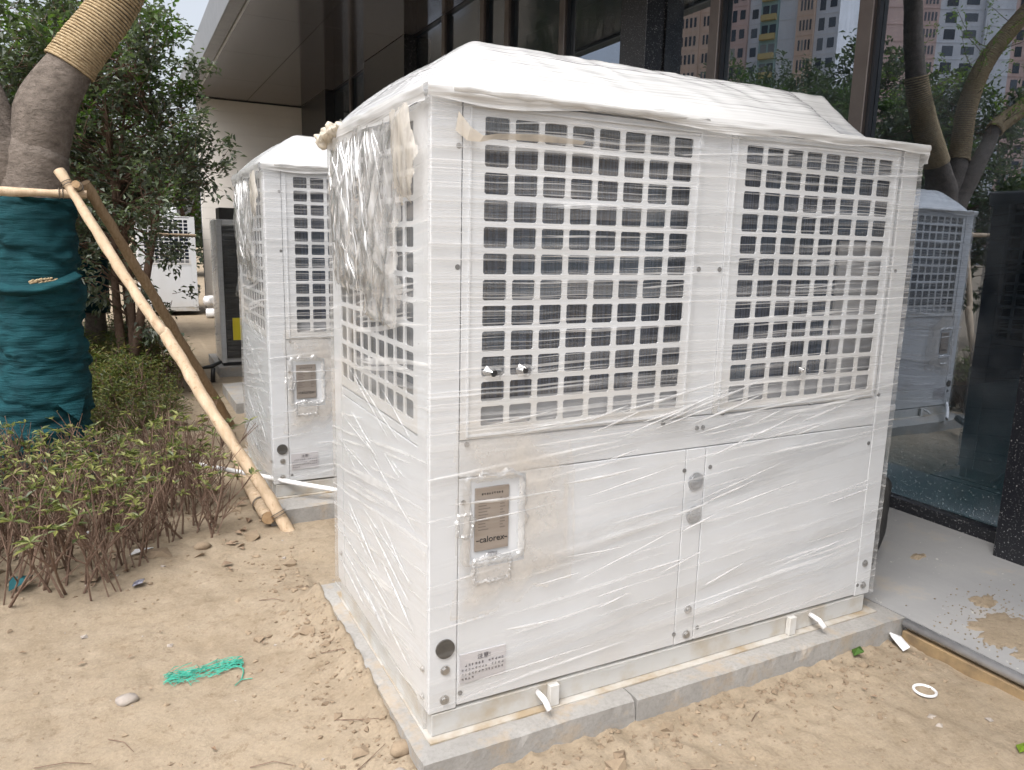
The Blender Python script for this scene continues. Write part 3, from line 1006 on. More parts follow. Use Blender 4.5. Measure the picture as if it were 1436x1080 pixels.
fc.point = lambda a, z, o: (-(crumple_out(a, z) + (o - .0165) * 1.5 + .002), a, z)
LATE_CREASES = ("film_crease", 60, 5, fc)
# tent of film over the fan hoods
def tent():
    b = MB()
    X0, X1, Y0, Y1 = -.02, L + .02, -.02, D + .02
    x0, x1, y0, y1 = .275, 1.93, .29, .90
    def fn(u, v):
        x = X0 + (X1 - X0) * u; y = Y0 + (Y1 - Y0) * v
        ax = max(0, (x0 - x) / (x0 - X0), (x - x1) / (X1 - x1)); ay = max(0, (y0 - y) / (y0 - Y0), (y - y1) / (Y1 - y1))
        sd = (ax ** 2.6 + ay ** 2.6) ** (1 / 2.6)
        t = max(0, 1 - sd)
        right = smooth(1.6, 1.95, x)
        k = .80 + .75 * right
        tt = t ** k
        # the film rounds over the rim of the hood instead of breaking at it
        tt = tt - .055 * math.exp(-((sd / .10) ** 2)) * (1 - .6 * right) - (.02 if sd > 0 else 0) * 0
        z = 2.026 + .228 * tt
        if sd <= 0:
            z += .010 * math.exp(-((min(x - x0, x1 - x, y - y0, y1 - y) / .05) ** 2)) * -0.2 + .006 * noise.noise(Vector((x * 5, y * 5, 0)))
        fold = t * (1 - t) * 4
        z += .012 * noise.noise(Vector((x * 3.0, y * 3.0, 2))) * fold
        z -= (.012 * abs(noise.noise(Vector((x * 7 + y * 6, y * 4 - x * 2, 2)))) + .006 * abs(noise.noise(Vector((x * 2.5, y * 22, 5))))) * min(1, t * 4)
        z -= .016 * math.sin(math.pi * t) * (1.5 if x > 1.7 else -.3)
        return (x, y, z)
    b.grid(fn, 170, 100)
    P(b, "film_hood", M['film_top'], True)
tent()
def skirt():
    """hem of the top film hanging over the front, left and right edge"""
    b = MB()
    def side(p0, p1, nrm, n, drop, seed):
        p0 = Vector(p0); p1 = Vector(p1); nrm = Vector(nrm)
        def fn(u, v):
            q = p0.lerp(p1, u)
            s = u * (p1 - p0).length
            dr = drop * (.75 + .6 * noise.noise(Vector((s * 2.2, seed, 0))))
            bul = .006 + .006 * math.sin(min(1, v * 1.3) * math.pi) + .005 * noise.noise(Vector((s * 9, v * 3, seed)))
            return (q.x + nrm.x * bul, q.y + nrm.y * bul, 2.027 - v * dr)
        b.grid(fn, n, 6)
    side((-.02, -.02, 0), (L + .02, -.02, 0), (0, -1, 0), 90, .05, 1)
    side((-.02, D + .02, 0), (-.02, -.02, 0), (-1, 0, 0), 50, .09, 5)
    side((L + .02, -.02, 0), (L + .02, D + .02, 0), (1, 0, 0), 40, .10, 9)
    P(b, "film_hem", M['film_top'], True)
skirt()
b = MB()
pts = [(.06 + .97 * k / 24, -.026 - .004 * noise.noise(Vector((k * .7, 0, 0))), 2.016 - .006 * noise.noise(Vector((k * .5, 2, 0)))) for k in range(25)]
b.tube(pts, [(.0125 + .006 * noise.noise(Vector((k * .8, 5, 0)))) * min(1, (25 - k) / 6) + .001 for k in range(25)], 8, jit=.35, jf=18)
P(b, "film_roll", M['film_top'], True)
# loose crumpled film over the side grille
def ridged(y, z, s):
    """long soft pleats that lean one way and cross a second set"""
    w = noise.noise(Vector((y * 2.2, z * 2.2, s))) * .5
    a = 1 - 2.6 * abs(noise.noise(Vector((y * 9 + z * 3.2 + w, z * 1.1, s))))
    c = 1 - 2.4 * abs(noise.noise(Vector((y * 7 - z * 6 + w * 2, z * 2.2 + y, s + 9))))
    d = noise.noise(Vector((y * 26 + z * 10, z * 6, s + 3)))
    return .62 * a + .38 * c + .12 * d
def crumple(yc, zc, hy, hz, amp, s, base, mat, n=56, tilt=0, name="crumpled_film"):
    b = MB()
    def prm(u, v):
        a = (u - .5) * 2; c = (v - .5) * 2
        return a, c
    def fn(u, v):
        a, c = prm(u, v)
        y = yc + a * hy + tilt * c * hz; z = zc + c * hz
        fade = max(0, 1 - max(abs(a), abs(c)) ** 3)
        d = base + amp * fade * (.55 + .45 * ridged(y, z, s))
        y += .03 * noise.noise(Vector((y * 9, z * 9, s)));
        z += .04 * noise.noise(Vector((y * 8, z * 8, s + 7)))
        return (-max(d, .008), y, z)
    def sk(u, v):
        a, c = prm(u, v)
        r = (abs(a) ** 3 + abs(c) ** 3) ** (1 / 3)
        return r > .86 + .22 * noise.noise(Vector((a * 3, c * 3, s)))
    b.grid(fn, n, n, 0, sk)
    P(b, name, mat, True)
crumple(.74, 1.70, .44, .35, .034, 3.1, .014, M['crumple'], 96)
crumple(.92, 1.64, .20, .30, .036, 4.3, .020, M['crumple'], 64, .12)
crumple(.42, 1.68, .24, .34, .042, 5.7, .016, M['crumple'], 72, -.15)
crumple(.42, 1.38, .22, .12, .040, 6.1, .014, M['crumple'], 50, -.3)
crumple(.15, 1.86, .12, .18, .036, 8.2, .022, M['flap'], 44, .3, "film_flap")
b = MB()                                                               # bunched knot of film at the back corner, top
pts = []; rr_ = []
for k in range(60):
    t = k / 59
    pts.append((-.035 + .012 * math.sin(k * .45), 1.20 - .26 * t + .01 * math.sin(k * .6), 1.985 + .012 * math.sin(k * .33) + .03 * t))
    rr_.append((.026 + .010 * noise.noise(Vector((k * .35, 0, 8)))) * (1 - .45 * t) * (.5 + .5 * min(1, k / 6)))
b.tube(pts, rr_, 30, jit=1.3, jf=42)
P(b, "film_knot", M['knot'], True)
b = MB()                                                               # twisted tan ribbon across the first openings
pts = [(.075, -.022, 1.93), (.11, -.03, 1.895), (.15, -.034, 1.882), (.20, -.030, 1.893), (.27, -.027, 1.898), (.36, -.024, 1.902), (.52, -.021, 1.900)]
wd = [.030, .022, .010, .009, .010, .012, .006]
for k in range(len(pts) - 1):
    p0, p1 = Vector(pts[k]), Vector(pts[k + 1])
    u0, u1 = Vector((.004, -.004, wd[k])), Vector((.004, -.004, wd[k + 1]))
    b.face([p0 - u0, p1 - u1, p1 + u1 * .8, p0 + u0 * .8])
P(b, "film_ribbon", M['tan'], True)
creases(*LATE_CREASES)
# torn film rim round the nameplate
def torn_rim(x0, x1, z0, z1, w, seed, name="torn_film"):
    b = MB()
    cx, cz = (x0 + x1) / 2, (z0 + z1) / 2
    n = 96
    def fn(u, v):
        a = 2 * math.pi * u
        ca, sa = math.cos(a), math.sin(a)
        m = max(abs(ca), abs(sa))
        ex, ez = ca / m * (x1 - x0) / 2, sa / m * (z1 - z0) / 2
        q = Vector((ca * 2, sa * 2, seed))
        ww = w * (.55 + .9 * abs(noise.noise(q * 1.3)))
        k = 1 + .06 * noise.noise(q * 4)
        dx, dz = ex * k + ca * ww * v, ez * k + sa * ww * v
        yy = .016 + .013 * math.sin(math.pi * v) * (.4 + abs(noise.noise(Vector((ca * 6, sa * 6, v * 2 + seed))))) + .004 * noise.noise(Vector((ca * 15, sa * 15, v * 4)))
        return (cx + dx, -yy, cz + dz)
    b.grid(fn, n, 8)
    P(b, name, M['torn'], True)
torn_rim(NM[0], NM[1], NM[2], NM[3], .045, 1.5)
torn_rim(NM[0] + .02, NM[1] - .04, NM[2] - .075, NM[2] - .012, .03, 6.5)
torn_rim(.10, .138, .63, .69, .02, 4.5)
# small pokes in the film in front of the openings
def poke(x, z, s, seed):
    b = MB()
    def fn(u, v):
        a = 2 * math.pi * u
        r = s * (.45 + .55 * v) * (1 + .45 * noise.noise(Vector((math.cos(a) * 2, math.sin(a) * 2, seed))))
        return (x + r * math.cos(a) * 1.2, -.022 - .016 * (1 - v) * (1 + noise.noise(Vector((a, seed, 0)))), z + r * math.sin(a) * .8)
    b.grid(fn, 20, 3)
    P(b, "film_tear", M['torn'], True)
    h = MB()
    h.face([(x + .42 * s * (1 + .5 * noise.noise(Vector((k, seed, 3)))) * math.cos(k * .7), -.0235, z + .4 * s * math.sin(k * .7)) for k in range(9)])
    P(h, "film_hole_dark", M['ink'])  # flat black face paints the dark inside of the poke; no opening is cut
for q in ((.21, 1.165, .032, 1), (.325, 1.168, .028, 2), (1.613, 1.10, .022, 3)):
    poke(*q)
# dust-stained old film layer, outline as torn
def dirty():
    b = MB()
    n, m = 70, 90
    cover = []
    X0, X1, Z0, Z1 = .045, .575, .285, 1.02
    rim = []
    def edge(x, z):
        right = .525 + .02 * math.sin((z - .3) * 6) + .012 * noise.noise(Vector((0, z * 8, 1)))
        left = .085 + .03 * noise.noise(Vector((2, z * 7, 1)))
        bot = .325 + .075 * smooth(.12, .5, x) + .022 * noise.noise(Vector((x * 17, 0, 4))) + .012 * noise.noise(Vector((x * 40, 3, 4)))
        top = 1.005 - .10 * smooth(.30, .5, x) + .015 * noise.noise(Vector((x * 9, 7, 4)))
        return min(x - left, right - x, z - bot, top - z), left, right
    def fn(u, v):
        x = X0 + (X1 - X0) * u; z = Z0 + (Z1 - Z0) * v
        d, lf, rt = edge(x, z)
        a = max(0, 1 - d / .018) if d < .018 else 0
        vert = max(0, 1 - abs(x - (.515 + .012 * math.sin(z * 7))) / .018) * .8
        vert = max(vert, max(0, 1 - abs(x - (.115 + .02 * math.sin(z * 5))) / .03) * .6)
        cover.append(smooth(0, .09, d))
        rim.append((.35 + .65 * abs(noise.noise(Vector((x * 11, z * 11, 2)))) * 1.6) * min(1, max(a, vert if z > .5 else vert * .6)))
        return (x, -.0195 - wob(x, 0, z, .004), z)
    def sk(u, v):
        x = X0 + (X1 - X0) * u; z = Z0 + (Z1 - Z0) * v
        if NM[0] - .004 < x < NM[1] + .02 and NM[2] - .03 < z < NM[3] + .01:
            return True
        return edge(x, z)[0] < 0
    b.grid(fn, n, m, 0, sk)
    o = P(b, "dusty_film", M['dirty'], True)
    at = o.data.attributes.new("rim", 'FLOAT', 'POINT')
    at.data.foreach_set("value", rim)
    at = o.data.attributes.new("cover", 'FLOAT', 'POINT')
    at.data.foreach_set("value", cover)
dirty()

# the second unit: the same machine one bay further back
u2 = copy_tree(unit, skip=("film_ribbon", "film_knot", "film_tear", "film_hole_dark"))
u2.location = (-.03, 2.72, -.1)
tag(u2, "second film wrapped white heat pump unit, behind the near one, white pipe before it", "heat pump")
# the fourth cabinet far behind, turned, without its wrapping
u4 = copy_tree(unit, skip=("film_ribbon", "film_knot", "film_tear", "film_hole_dark", "film_wrap", "film_band", "film_hood", "film_hem", "film_roll", "crumpled_film",
                           "film_flap", "torn_film", "dusty_film", "film_crease"))
u4.location = (.72, 16.6, -.1); u4.rotation_euler = (0, 0, math.pi / 2)
tag(u4, "unwrapped white grille unit far back, half hidden by the dark evergreen leaves", "heat pump")
# the low unit with a black face
u3 = thing("black_faced_unit", (.3, 8.2, -.08), "low white unit with a black face and yellow sticker, beyond the second unit", "heat pump")
b = MB(); b.box(.28, 2.2, 8.23, 8.9, -.04, 1.80, 0, .006); b.box(.28, .335, 8.195, 8.229, -.04, 1.80, 0, .004); b.build("cabinet", M['white'], u3)
b = MB(); b.box(.34, 2.2, 8.203, 8.228, .02, 1.72); b.build("black_face", M['black'], u3)
for k in range(24):
    b = MB(); zz = .06 + k * .068; b.box(.342, 2.19, 8.192, 8.2025, zz, zz + .05, 0, .004); b.build("louvre_slat", M['black'], u3)
b = MB(); b.box(.34, 2.2, 8.19, 8.228, 1.73, 1.80, 0, .004); b.build("face_header", M['white'], u3)
b = MB(); b.box(.29, 2.2, 8.21, 8.88, -.08, -.042); b.build("base_frame", M['black'], u3)
b = MB(); b.grid(lambda u, v: (.27 + 1.95 * u, 8.183 + .004 * noise.noise(Vector((u * 9, v * 20, 0))), -.03 + 1.84 * v), 40, 60); b.build("film_wrap", M['blackfilm'], u3, True)
b = MB(); b.grid(lambda u, v: (.268 + .004 * noise.noise(Vector((u * 9, v * 20, 0))), 8.9 - .715 * u, -.03 + 1.84 * v), 20, 40); b.build("film_wrap", M['film_side'], u3, True)
b = MB(); b.box(.42, .56, 8.176, 8.181, .26, .55); b.build("yellow_label", M['yellow'], u3)
b = MB(); b.box(.32, .62, 8.22, 8.6, 1.805, 1.95, 0, .006); b.build("top_box", M['black'], u3)
def drape(u, v):
    x = .46 + .10 * u + .05 * math.sin(v * 3.0)
    return (x + .02 * noise.noise(Vector((u * 5, v * 6, 1))), 8.15 - .05 * abs(noise.noise(Vector((u * 6, v * 5, 3)))) - .03 * u, 1.78 - .95 * v)
b = MB(); b.grid(drape, 14, 26); b.build("loose_film", M['crumple'], u3, True)

# ------------------------------------------------------------------ the roped street tree
tree = thing("roped_tree", (-1.36, 3.91, -.2), "grey barked tree at left, straw rope on its limbs and green cloth round its trunk", "tree")
def interp(pts, rad, n):
    out, ro = [], []
    pts = [Vector(q) for q in pts]
    for i in range(len(pts) - 1):
        p0 = pts[max(i - 1, 0)]; p1 = pts[i]; p2 = pts[i + 1]; p3 = pts[min(i + 2, len(pts) - 1)]
        for k in range(n):
            t = k / n
            out.append(.5 * ((2 * p1) + (p2 - p0) * t + (2 * p0 - 5 * p1 + 4 * p2 - p3) * t * t + (3 * p1 - p0 - 3 * p2 + p3) * t ** 3))
            ro.append(rad[i] + (rad[i + 1] - rad[i]) * t)
    out.append(pts[-1]); ro.append(rad[-1])
    return out, ro
LIMB_R = ([(-1.30, 3.92, 1.85), (-1.22, 3.91, 2.34), (-1.03, 3.91, 2.70), (-.745, 3.91, 3.12), (-.50, 3.92, 3.65), (-.33, 3.95, 4.5), (-.30, 4.0, 5.4)], [.17, .182, .138, .124, .108, .098, .08])
LIMB_M = ([(-1.33, 3.93, 1.80), (-1.53, 3.97, 2.30), (-1.66, 4.02, 2.86), (-1.72, 4.03, 3.46), (-1.95, 4.0, 4.0), (-2.45, 3.95, 4.55), (-3.1, 3.9, 5.2)], [.14, .145, .105, .095, .085, .075, .06])
LIMB_L = ([(-1.34, 3.90, 1.85), (-1.66, 3.88, 2.45), (-1.95, 3.86, 2.95), (-2.06, 3.86, 3.15), (-2.42, 3.84, 3.38), (-3.1, 3.8, 3.75)], [.13, .115, .085, .08, .075, .06])
b = MB()
tp, tr_ = interp([(-1.36, 3.91, -.25), (-1.36, 3.91, .2), (-1.345, 3.91, 1.0), (-1.30, 3.91, 1.8), (-1.295, 3.91, 2.08), (-1.25, 3.91, 2.25)], [.30, .255, .215, .195, .195, .10], 8)
b.tube(tp, tr_, 24, jit=.10, jf=3.5)
b.build("trunk", M['bark'], tree, True)
for lb in (LIMB_R, LIMB_M, LIMB_L):
    b = MB(); q, r = interp(lb[0], lb[1], 8); b.tube(q, r, 18, jit=.10, jf=5)
    b.build("limb", M['bark'], tree, True)
def helix(path, rad, t0, t1, turns, rr, name="straw_rope"):
    q, r = interp(path, rad, 30)
    n = len(q)
    lo, hi = int(t0 * (n - 1)), int(t1 * (n - 1))
    pts = []; ref = Vector((0, 1, .2))
    N = turns * 22
    for k in range(N + 1):
        f = lo + (hi - lo) * k / N
        i = min(int(f), n - 2); t = f - i
        p = q[i].lerp(q[i + 1], t); d = (q[i + 1] - q[i]).normalized()
        a = (ref - d * ref.dot(d)).normalized(); c = d.cross(a)
        an = 2 * math.pi * k / 22
        rad_ = (r[i] + (r[i + 1] - r[i]) * t) * 1.03 + rr * .8 + .004 * noise.noise(p * 9 + Vector((an, 0, 0)))
        pts.append(p + (a * math.cos(an) + c * math.sin(an)) * rad_)
    b = MB(); b.tube(pts, rr, 6, jit=.35, jf=60)
    b.build(name, M['rope'], tree, True)
helix(LIMB_R[0], LIMB_R[1], .32, .66, 50, .0092)
helix(LIMB_M[0], LIMB_M[1], .30, .95, 90, .011)
helix(LIMB_L[0], LIMB_L[1], .58, .95, 34, .015)
# green shade cloth wound round the trunk
q, r = interp([(-1.36, 3.91, -.22), (-1.36, 3.91, .2), (-1.345, 3.91, 1.0), (-1.30, 3.91, 1.8)], [.30, .255, .215, .195], 10)
b = MB()
def cloth(u, v):
    f = v * (len(q) - 1); i = min(int(f), len(q) - 2); t = f - i
    p = q[i].lerp(q[i + 1], t); rad_ = r[i] + (r[i + 1] - r[i]) * t
    a = 2 * math.pi * u
    ca, sa = math.cos(a), math.sin(a)
    w = .5 + .5 * math.sin((p.z * 46 + 3 * noise.noise(Vector((ca * 1.3, sa * 1.3, p.z * 2))) + 1.5 * noise.noise(Vector((ca * 4, sa * 4, p.z * 5)))))
    w2 = abs(noise.noise(Vector((ca * 1.6, sa * 1.6, p.z * 11))))
    bulge = .010 + .008 * w + .034 * w2 + .03 * noise.noise(Vector((ca * .9, sa * .9, p.z * 2.3))) + (.02 if 1.05 < p.z < 1.22 else 0) * (.5 + .5 * ca)
    rad_ = rad_ * 1.03 + bulge + .020 * (1 - (p.z / .34 + u + .12 * noise.noise(Vector((ca * 2, sa * 2, p.z * 3)))) % 1)
    return (p.x + ca * rad_, p.y + sa * rad_, p.z + .012 * noise.noise(Vector((ca * 3, sa * 3, p.z * 4))))
b.grid(cloth, 84, 190)
b.build("cloth_wrap", M['cloth'], tree, True)
b = MB()                                                               # loose torn band hanging round the wrap
def fold(u, v):
    a = math.radians(150 + 175 * u)
    z0 = 1.17 + .10 * u + .03 * math.sin(u * 7)
    rr = .275 + .05 * math.sin(v * math.pi) + .04 * (1 - u)
    return (-1.335 + math.cos(a) * rr, 3.91 + math.sin(a) * rr, z0 + .075 * (v - .5) + .012 * noise.noise(Vector((u * 8, v * 3, 1))))
b.grid(fold, 40, 8); b.build("loose_cloth_band", M['cloth'], tree, True)
b = MB()
def flap(u, v):
    a = math.radians(285 + 40 * u)
    rr = .285 + .05 * (1 - v) * (1 - abs(2 * u - 1))
    return (-1.345 + math.cos(a) * rr, 3.91 + math.sin(a) * rr, .44 - .13 * (1 - v) * (1 - abs(2 * u - 1)) + .02 * u)
b.grid(flap, 14, 8); b.build("torn_cloth_flap", M['cloth'], tree, True)
b = MB()
for k in range(26):
    a = math.radians(262 + 40 * rnd.random()); a2 = a + .10
    zz = 1.245 + .03 * rnd.random()
    b.tube([(-1.34 + .262 * math.cos(a), 3.91 + .262 * math.sin(a), zz), (-1.34 + .268 * math.cos(a2), 3.91 + .268 * math.sin(a2), zz + .012)], .007, 5)
b.build("rope_under_tear", M['rope'], tree, True)
# spring leaves on thin twigs of the tree
b = MB(); lf = MB()
def spray(o, d, ln, nl, size, lfm, twm, rad=.006):
    d = Vector(d).normalized(); o = Vector(o)
    pts = [o]
    for k in range(5):
        d = (d + Vector((rnd.uniform(-.3, .3), rnd.uniform(-.3, .3), rnd.uniform(-.2, .25)))).normalized()
        pts.append(pts[-1] + d * ln / 5)
    twm.tube(pts, [rad * (1 - .15 * k) for k in range(6)], 4)
    for k in range(nl):
        t = rnd.uniform(.3, 1) * 4.99
        i = int(t); p_ = pts[i].lerp(pts[i + 1], t - i)
        ld = (d + Vector((rnd.uniform(-1.2, 1.2), rnd.uniform(-1.2, 1.2), rnd.uniform(-.9, .5)))).normalized()
        s = size * rnd.uniform(.6, 1.2)
        lfm.leaf(p_ + Vector((rnd.uniform(-1, 1), rnd.uniform(-1, 1), rnd.uniform(-1, 1))) * size, ld, Vector((rnd.uniform(-.5, .5), rnd.uniform(-.5, .5), 1)), s, s * .5)
for lb, ts in ((LIMB_R, (.55, .6, .62, .7, .8, .9, 1)), (LIMB_M, (.5, .55, .6, .65, .7, .75, .8, .85, .9, 1)), (LIMB_L, (.45, .5, .6, .8, .9, 1))):
    q2, r2_ = interp(lb[0], lb[1], 20)
    for t in ts:
        o = q2[int(t * (len(q2) - 1))]
        for k in range(2):
            spray(o, (rnd.uniform(-1, 1), rnd.uniform(-1, .9), rnd.uniform(.1, 1)), rnd.uniform(.5, .9), 26, .055, lf, b)
b.build("twigs", M['twig'], tree, False, "stuff"); lf.build("crown", M['leaf_fresh'], tree, False, "stuff")

# support poles
def pole(name, pts, rad, label, mat=None, n=12, ties=(), cat="pole"):
    t = thing(name, pts[-1], label, cat)
    q, r = interp(pts, rad, 10)
    b = MB(); b.tube(q, r, n, jit=.28, jf=11, caps=False)
    b.build("shaft", mat or M['wood'], t, True)
    for k in (0, -1):
        b = MB()
        d = (q[1] - q[0]).normalized() if k == 0 else (q[-1] - q[-2]).normalized()
        a = d.orthogonal().normalized(); c = d.cross(a)
        b.face([q[k] + (a * math.cos(2 * math.pi * i / n) + c * math.sin(2 * math.pi * i / n)) * r[k] * .97 + d * (-.001 if k == 0 else .001) for i in range(n)])
        b.build("cut_end", M['wood_end'], t)
    for s in ties:
        i = int(s * (len(q) - 2)); d = (q[i + 1] - q[i]).normalized(); a = d.orthogonal().normalized(); c = d.cross(a)
        b = MB()
        for w in range(2):
            ring = [q[i] + d * .02 * w + (a * math.cos(2 * math.pi * k / 16) + c * math.sin(2 * math.pi * k / 16)) * (r[i] * 1.08 + .004) for k in range(17)]
            b.tube(ring, .0035, 5)
        b.build("tie_wire", M['wire'], t)
    return t
pole("support_pole", [(-1.138, 3.50, 1.962), (-.87, 3.235, 1.43), (-.655, 3.02, 1.03), (-.59, 2.98, .93), (-.36, 2.71, .46), (-.11, 2.47, 0), (.004, 2.36, -.24)],
     [.030, .032, .031, .037, .035, .039, .038], "long pale peeled pole with a slight kink, leaning from tree to slab corner", ties=(.05, .9))
pole("support_pole", [(-1.02, 4.10, 1.93), (-.76, 4.40, 1.40), (-.50, 4.70, .87), (-.24, 5.0, .33), (.02, 5.30, -.22)],
     [.035, .038, .040, .042, .044], "darker weathered pole leaning right behind the pale peeled one", M['wood_old'])
pole("support_pole", [(-1.95, 3.60, 1.835), (-1.47, 3.60, 1.826), (-1.0, 3.60, 1.83)],
     [.027, .027, .026], "short pale pole tied level across the tree above the green cloth", ties=(.88,))
pole("support_pole", [(-1.05, 3.40, 1.88), (-1.035, 3.9, 1.85), (-1.05, 4.5, 1.86)],
     [.024, .025, .026], "pole crossing beside the trunk with its round sawn end facing forward", ties=(.2,))
pole("ground_log", [(-.06, 6.30, -.17), (-.07, 4.6, -.165), (-.112, 3.4, -.155), (-.118, 2.44, -.125)],
     [.046, .046, .044, .042], "pale log lying on the sand with its sawn end at the slab corner", ties=(.93,), cat="log")

# ------------------------------------------------------------------ evergreens at the left, shrubs of the bed
def evergreen(name, base, top, crown, nclump, per, size, label, seed, young=.12, group=None, trunk_r=.06, leafmat=None):
    global rnd
    keep = rnd; rnd = random.Random(seed)
    t = thing(name, base, label, "tree", group)
    base = Vector(base)
    tw = MB(); lf = MB(); ly = MB()
    (cx, cy, cz), (rx, ry, rz) = crown
    stems = []
    for s in range(4):
        e_ = Vector((cx + rnd.uniform(-.5, .5) * rx, cy + rnd.uniform(-.5, .5) * ry, top * rnd.uniform(.7, .95)))
        pts = [base + Vector((rnd.uniform(-.1, .1), rnd.uniform(-.1, .1), 0)), base.lerp(e_, .35) + Vector((rnd.uniform(-.2, .2), rnd.uniform(-.2, .2), .15)), base.lerp(e_, .7) + Vector((rnd.uniform(-.2, .2), rnd.uniform(-.2, .2), .1)), e_]
        q, r = interp(pts, [trunk_r, trunk_r * .7, trunk_r * .45, trunk_r * .15], 5)
        stems.append(q)
        m = MB(); m.tube(q, r, 7, jit=.15); m.build("trunk", M['twig'], t, True)
    for k in range(nclump):
        while True:
            v = Vector((rnd.uniform(-1, 1), rnd.uniform(-1, 1), rnd.uniform(-1, 1)))
            if .35 < v.length < 1 + .18 * noise.noise(v * 2.5 + Vector((seed, 0, 0))):
                break
        c = Vector((cx + v.x * rx, cy + v.y * ry, cz + v.z * rz))
        if seed == 11 and c.z < 1.75 and rnd.random() < (.62 if c.x > -.95 else .15):
            continue
        st = rnd.choice(stems)
        o = min(st, key=lambda p_: (p_ - c).length + abs(p_.z - (c.z - .4)) * .5)
        mid = o.lerp(c, .5) + Vector((0, 0, .08))
        tw.tube([o, mid, c], [.012, .008, .004], 4)
        dirn = (c - Vector((cx, cy, cz - rz * .6))).normalized()
        tgt = ly if rnd.random() < young and v.z > -.2 else lf
        for w in range(3):
            d2 = (dirn + Vector((rnd.uniform(-.9, .9), rnd.uniform(-.9, .9), rnd.uniform(-.7, .6)))).normalized()
            spray(c + Vector((rnd.uniform(-.12, .12), rnd.uniform(-.12, .12), rnd.uniform(-.12, .12))), d2, rnd.uniform(.25, .45), per, size, tgt, tw, .004)
    tw.build("branches", M['twig'], t, False, "stuff")
    lf.build("crown", leafmat or M['leaf_osm'], t, False, "stuff")
    if ly.f:
        ly.build("young_leaves", M['leaf_young'], t, False, "stuff")
    rnd = keep
    return t
evergreen("evergreen_tree", (-.75, 7.4, -.2), 4.0, ((-.85, 7.3, 2.35), (1.12, 1.0, 1.85)), 240, 26, .082, "dark glossy leaved evergreen in front of the canopy fascia, nearest the wrapped units", 11)
evergreen("evergreen_tree", (-2.3, 7.6, -.2), 4.3, ((-2.4, 7.6, 2.5), (1.5, 1.2, 2.05)), 250, 26, .09, "dense dusty evergreen tree standing behind the roped trunk", 12, .08)
evergreen("evergreen_tree", (-4.6, 8.2, -.2), 5.0, ((-4.7, 8.0, 2.8), (1.6, 1.4, 2.3)), 280, 24, .13, "dense evergreen mirrored in the glass to the left of the roped tree", 13, .05)
evergreen("evergreen_tree", (-7.0, 7.6, -.2), 5.0, ((-7.0, 7.6, 2.7), (1.7, 1.5, 2.3)), 260, 24, .13, "dark evergreen mirrored in the glass behind the roped limbs", 15, .05)
evergreen("evergreen_tree", (-1.9, 12.5, -.2), 4.6, ((-1.7, 12.5, 2.7), (1.5, 1.2, 2.3)), 150, 18, .15, "paler evergreen far behind the dark glossy one", 14, .35)

# shrubs: a few built kinds, copied one by one
def shrub(kind, seed):
    r_ = random.Random(seed)
    t = bpy.data.objects.new("bed_shrub", None); COL.objects.link(t)
    st = MB(); lf = MB()
    H_ = {'front': .62, 'back': .62}[kind]
    for s in range({'front': 11, 'back': 8}[kind]):
        o = Vector((r_.uniform(-.13, .13), r_.uniform(-.13, .13), -.03))
        h = H_ * r_.uniform(.65, 1.05)
        d = Vector((r_.gauss(0, .3), r_.gauss(0, .3), 1)).normalized()
        pts = [o]
        for k in range(4):
            d = (d + Vector((r_.uniform(-.2, .2), r_.uniform(-.2, .2), .1))).normalized()
            pts.append(pts[-1] + d * h / 4)
        k_ = r_.uniform(.55, 1.1); st.tube(pts, [.0075 * k_, .0062 * k_, .005 * k_, .0038 * k_, .0022], 5)
        tips = [(pts[4], d)]
        for k in range(6 if kind == 'front' else 5):
            i = r_.choice((1, 2, 2, 3)); p_ = pts[i]
            dd = (d + Vector((r_.uniform(-1, 1), r_.uniform(-1, 1), r_.uniform(0, .6)))).normalized()
            e_ = p_ + dd * r_.uniform(.08, .22)
            st.tube([p_, e_], [.004, .002], 4)
            tips.append((e_, dd))
        for ti, (p_, dd) in enumerate(tips):
            if kind == 'front' and p_.z < .30 and r_.random() < .85:
                continue
            if kind == 'front' and r_.random() < .70:
                continue
            for k in range(r_.randint(4, 7) if kind == 'front' else r_.randint(10, 15)):
                a = r_.uniform(0, 6.28); el = r_.uniform(-.15, .9)
                ld = Vector((math.cos(a), math.sin(a), el))
                s_ = r_.uniform(.035, .075) if kind == 'front' else r_.uniform(.035, .06)
                off = Vector((0, 0, 0)) if kind == 'front' else Vector((r_.uniform(-.06, .06), r_.uniform(-.06, .06), r_.uniform(-.07, .05)))
                lf.leaf(p_ + off, ld, Vector((0, 0, 1)), s_, s_ * .36, 0, .18)
    o1 = st.build("stems", M['twig'], t, False, "stuff")
    o2 = lf.build("leaves", M['leaf_shrub'] if kind == 'front' else M['leaf_hedge'], t, False, "stuff")
    return t
protos_f = [shrub('front', 100 + k) for k in range(6)]
protos_b = [shrub('back', 200 + k) for k in range(5)]
used = set()
sr = random.Random(3)
def put_shrub(pr, x, y, s, label, group):
    o = pr if pr.name not in used else copy_tree(pr)
    used.add(pr.name); 
    o.location = (x, y, ground_h(x, y)); o.rotation_euler = (0, 0, sr.uniform(0, 6.28)); o.scale = (s, s, s * sr.uniform(.85, 1.1))
    tag(o, label, "shrub", group)
def zone_f(x, y):
    d = y - .36 * (x + 1.5)
    if d < 2.15:
        return ("leggy shrub in the frontmost row at the left end of the sand edge" if x < -1.55 else
                "leggy shrub in the frontmost row, middle of the sand edge" if x < -.95 else "leggy shrub in the frontmost row, right end by the pale pole")
    if d < 3.1:
        return ("leggy shrub inside the front bed, left of the green wrapped trunk" if x < -1.7 else
                "leggy shrub right before the green wrapped trunk" if x < -1.0 else "leggy shrub inside the front bed, on the side of the white pipe")
    return "leggy shrub beside or just behind the foot of the green wrapped trunk"
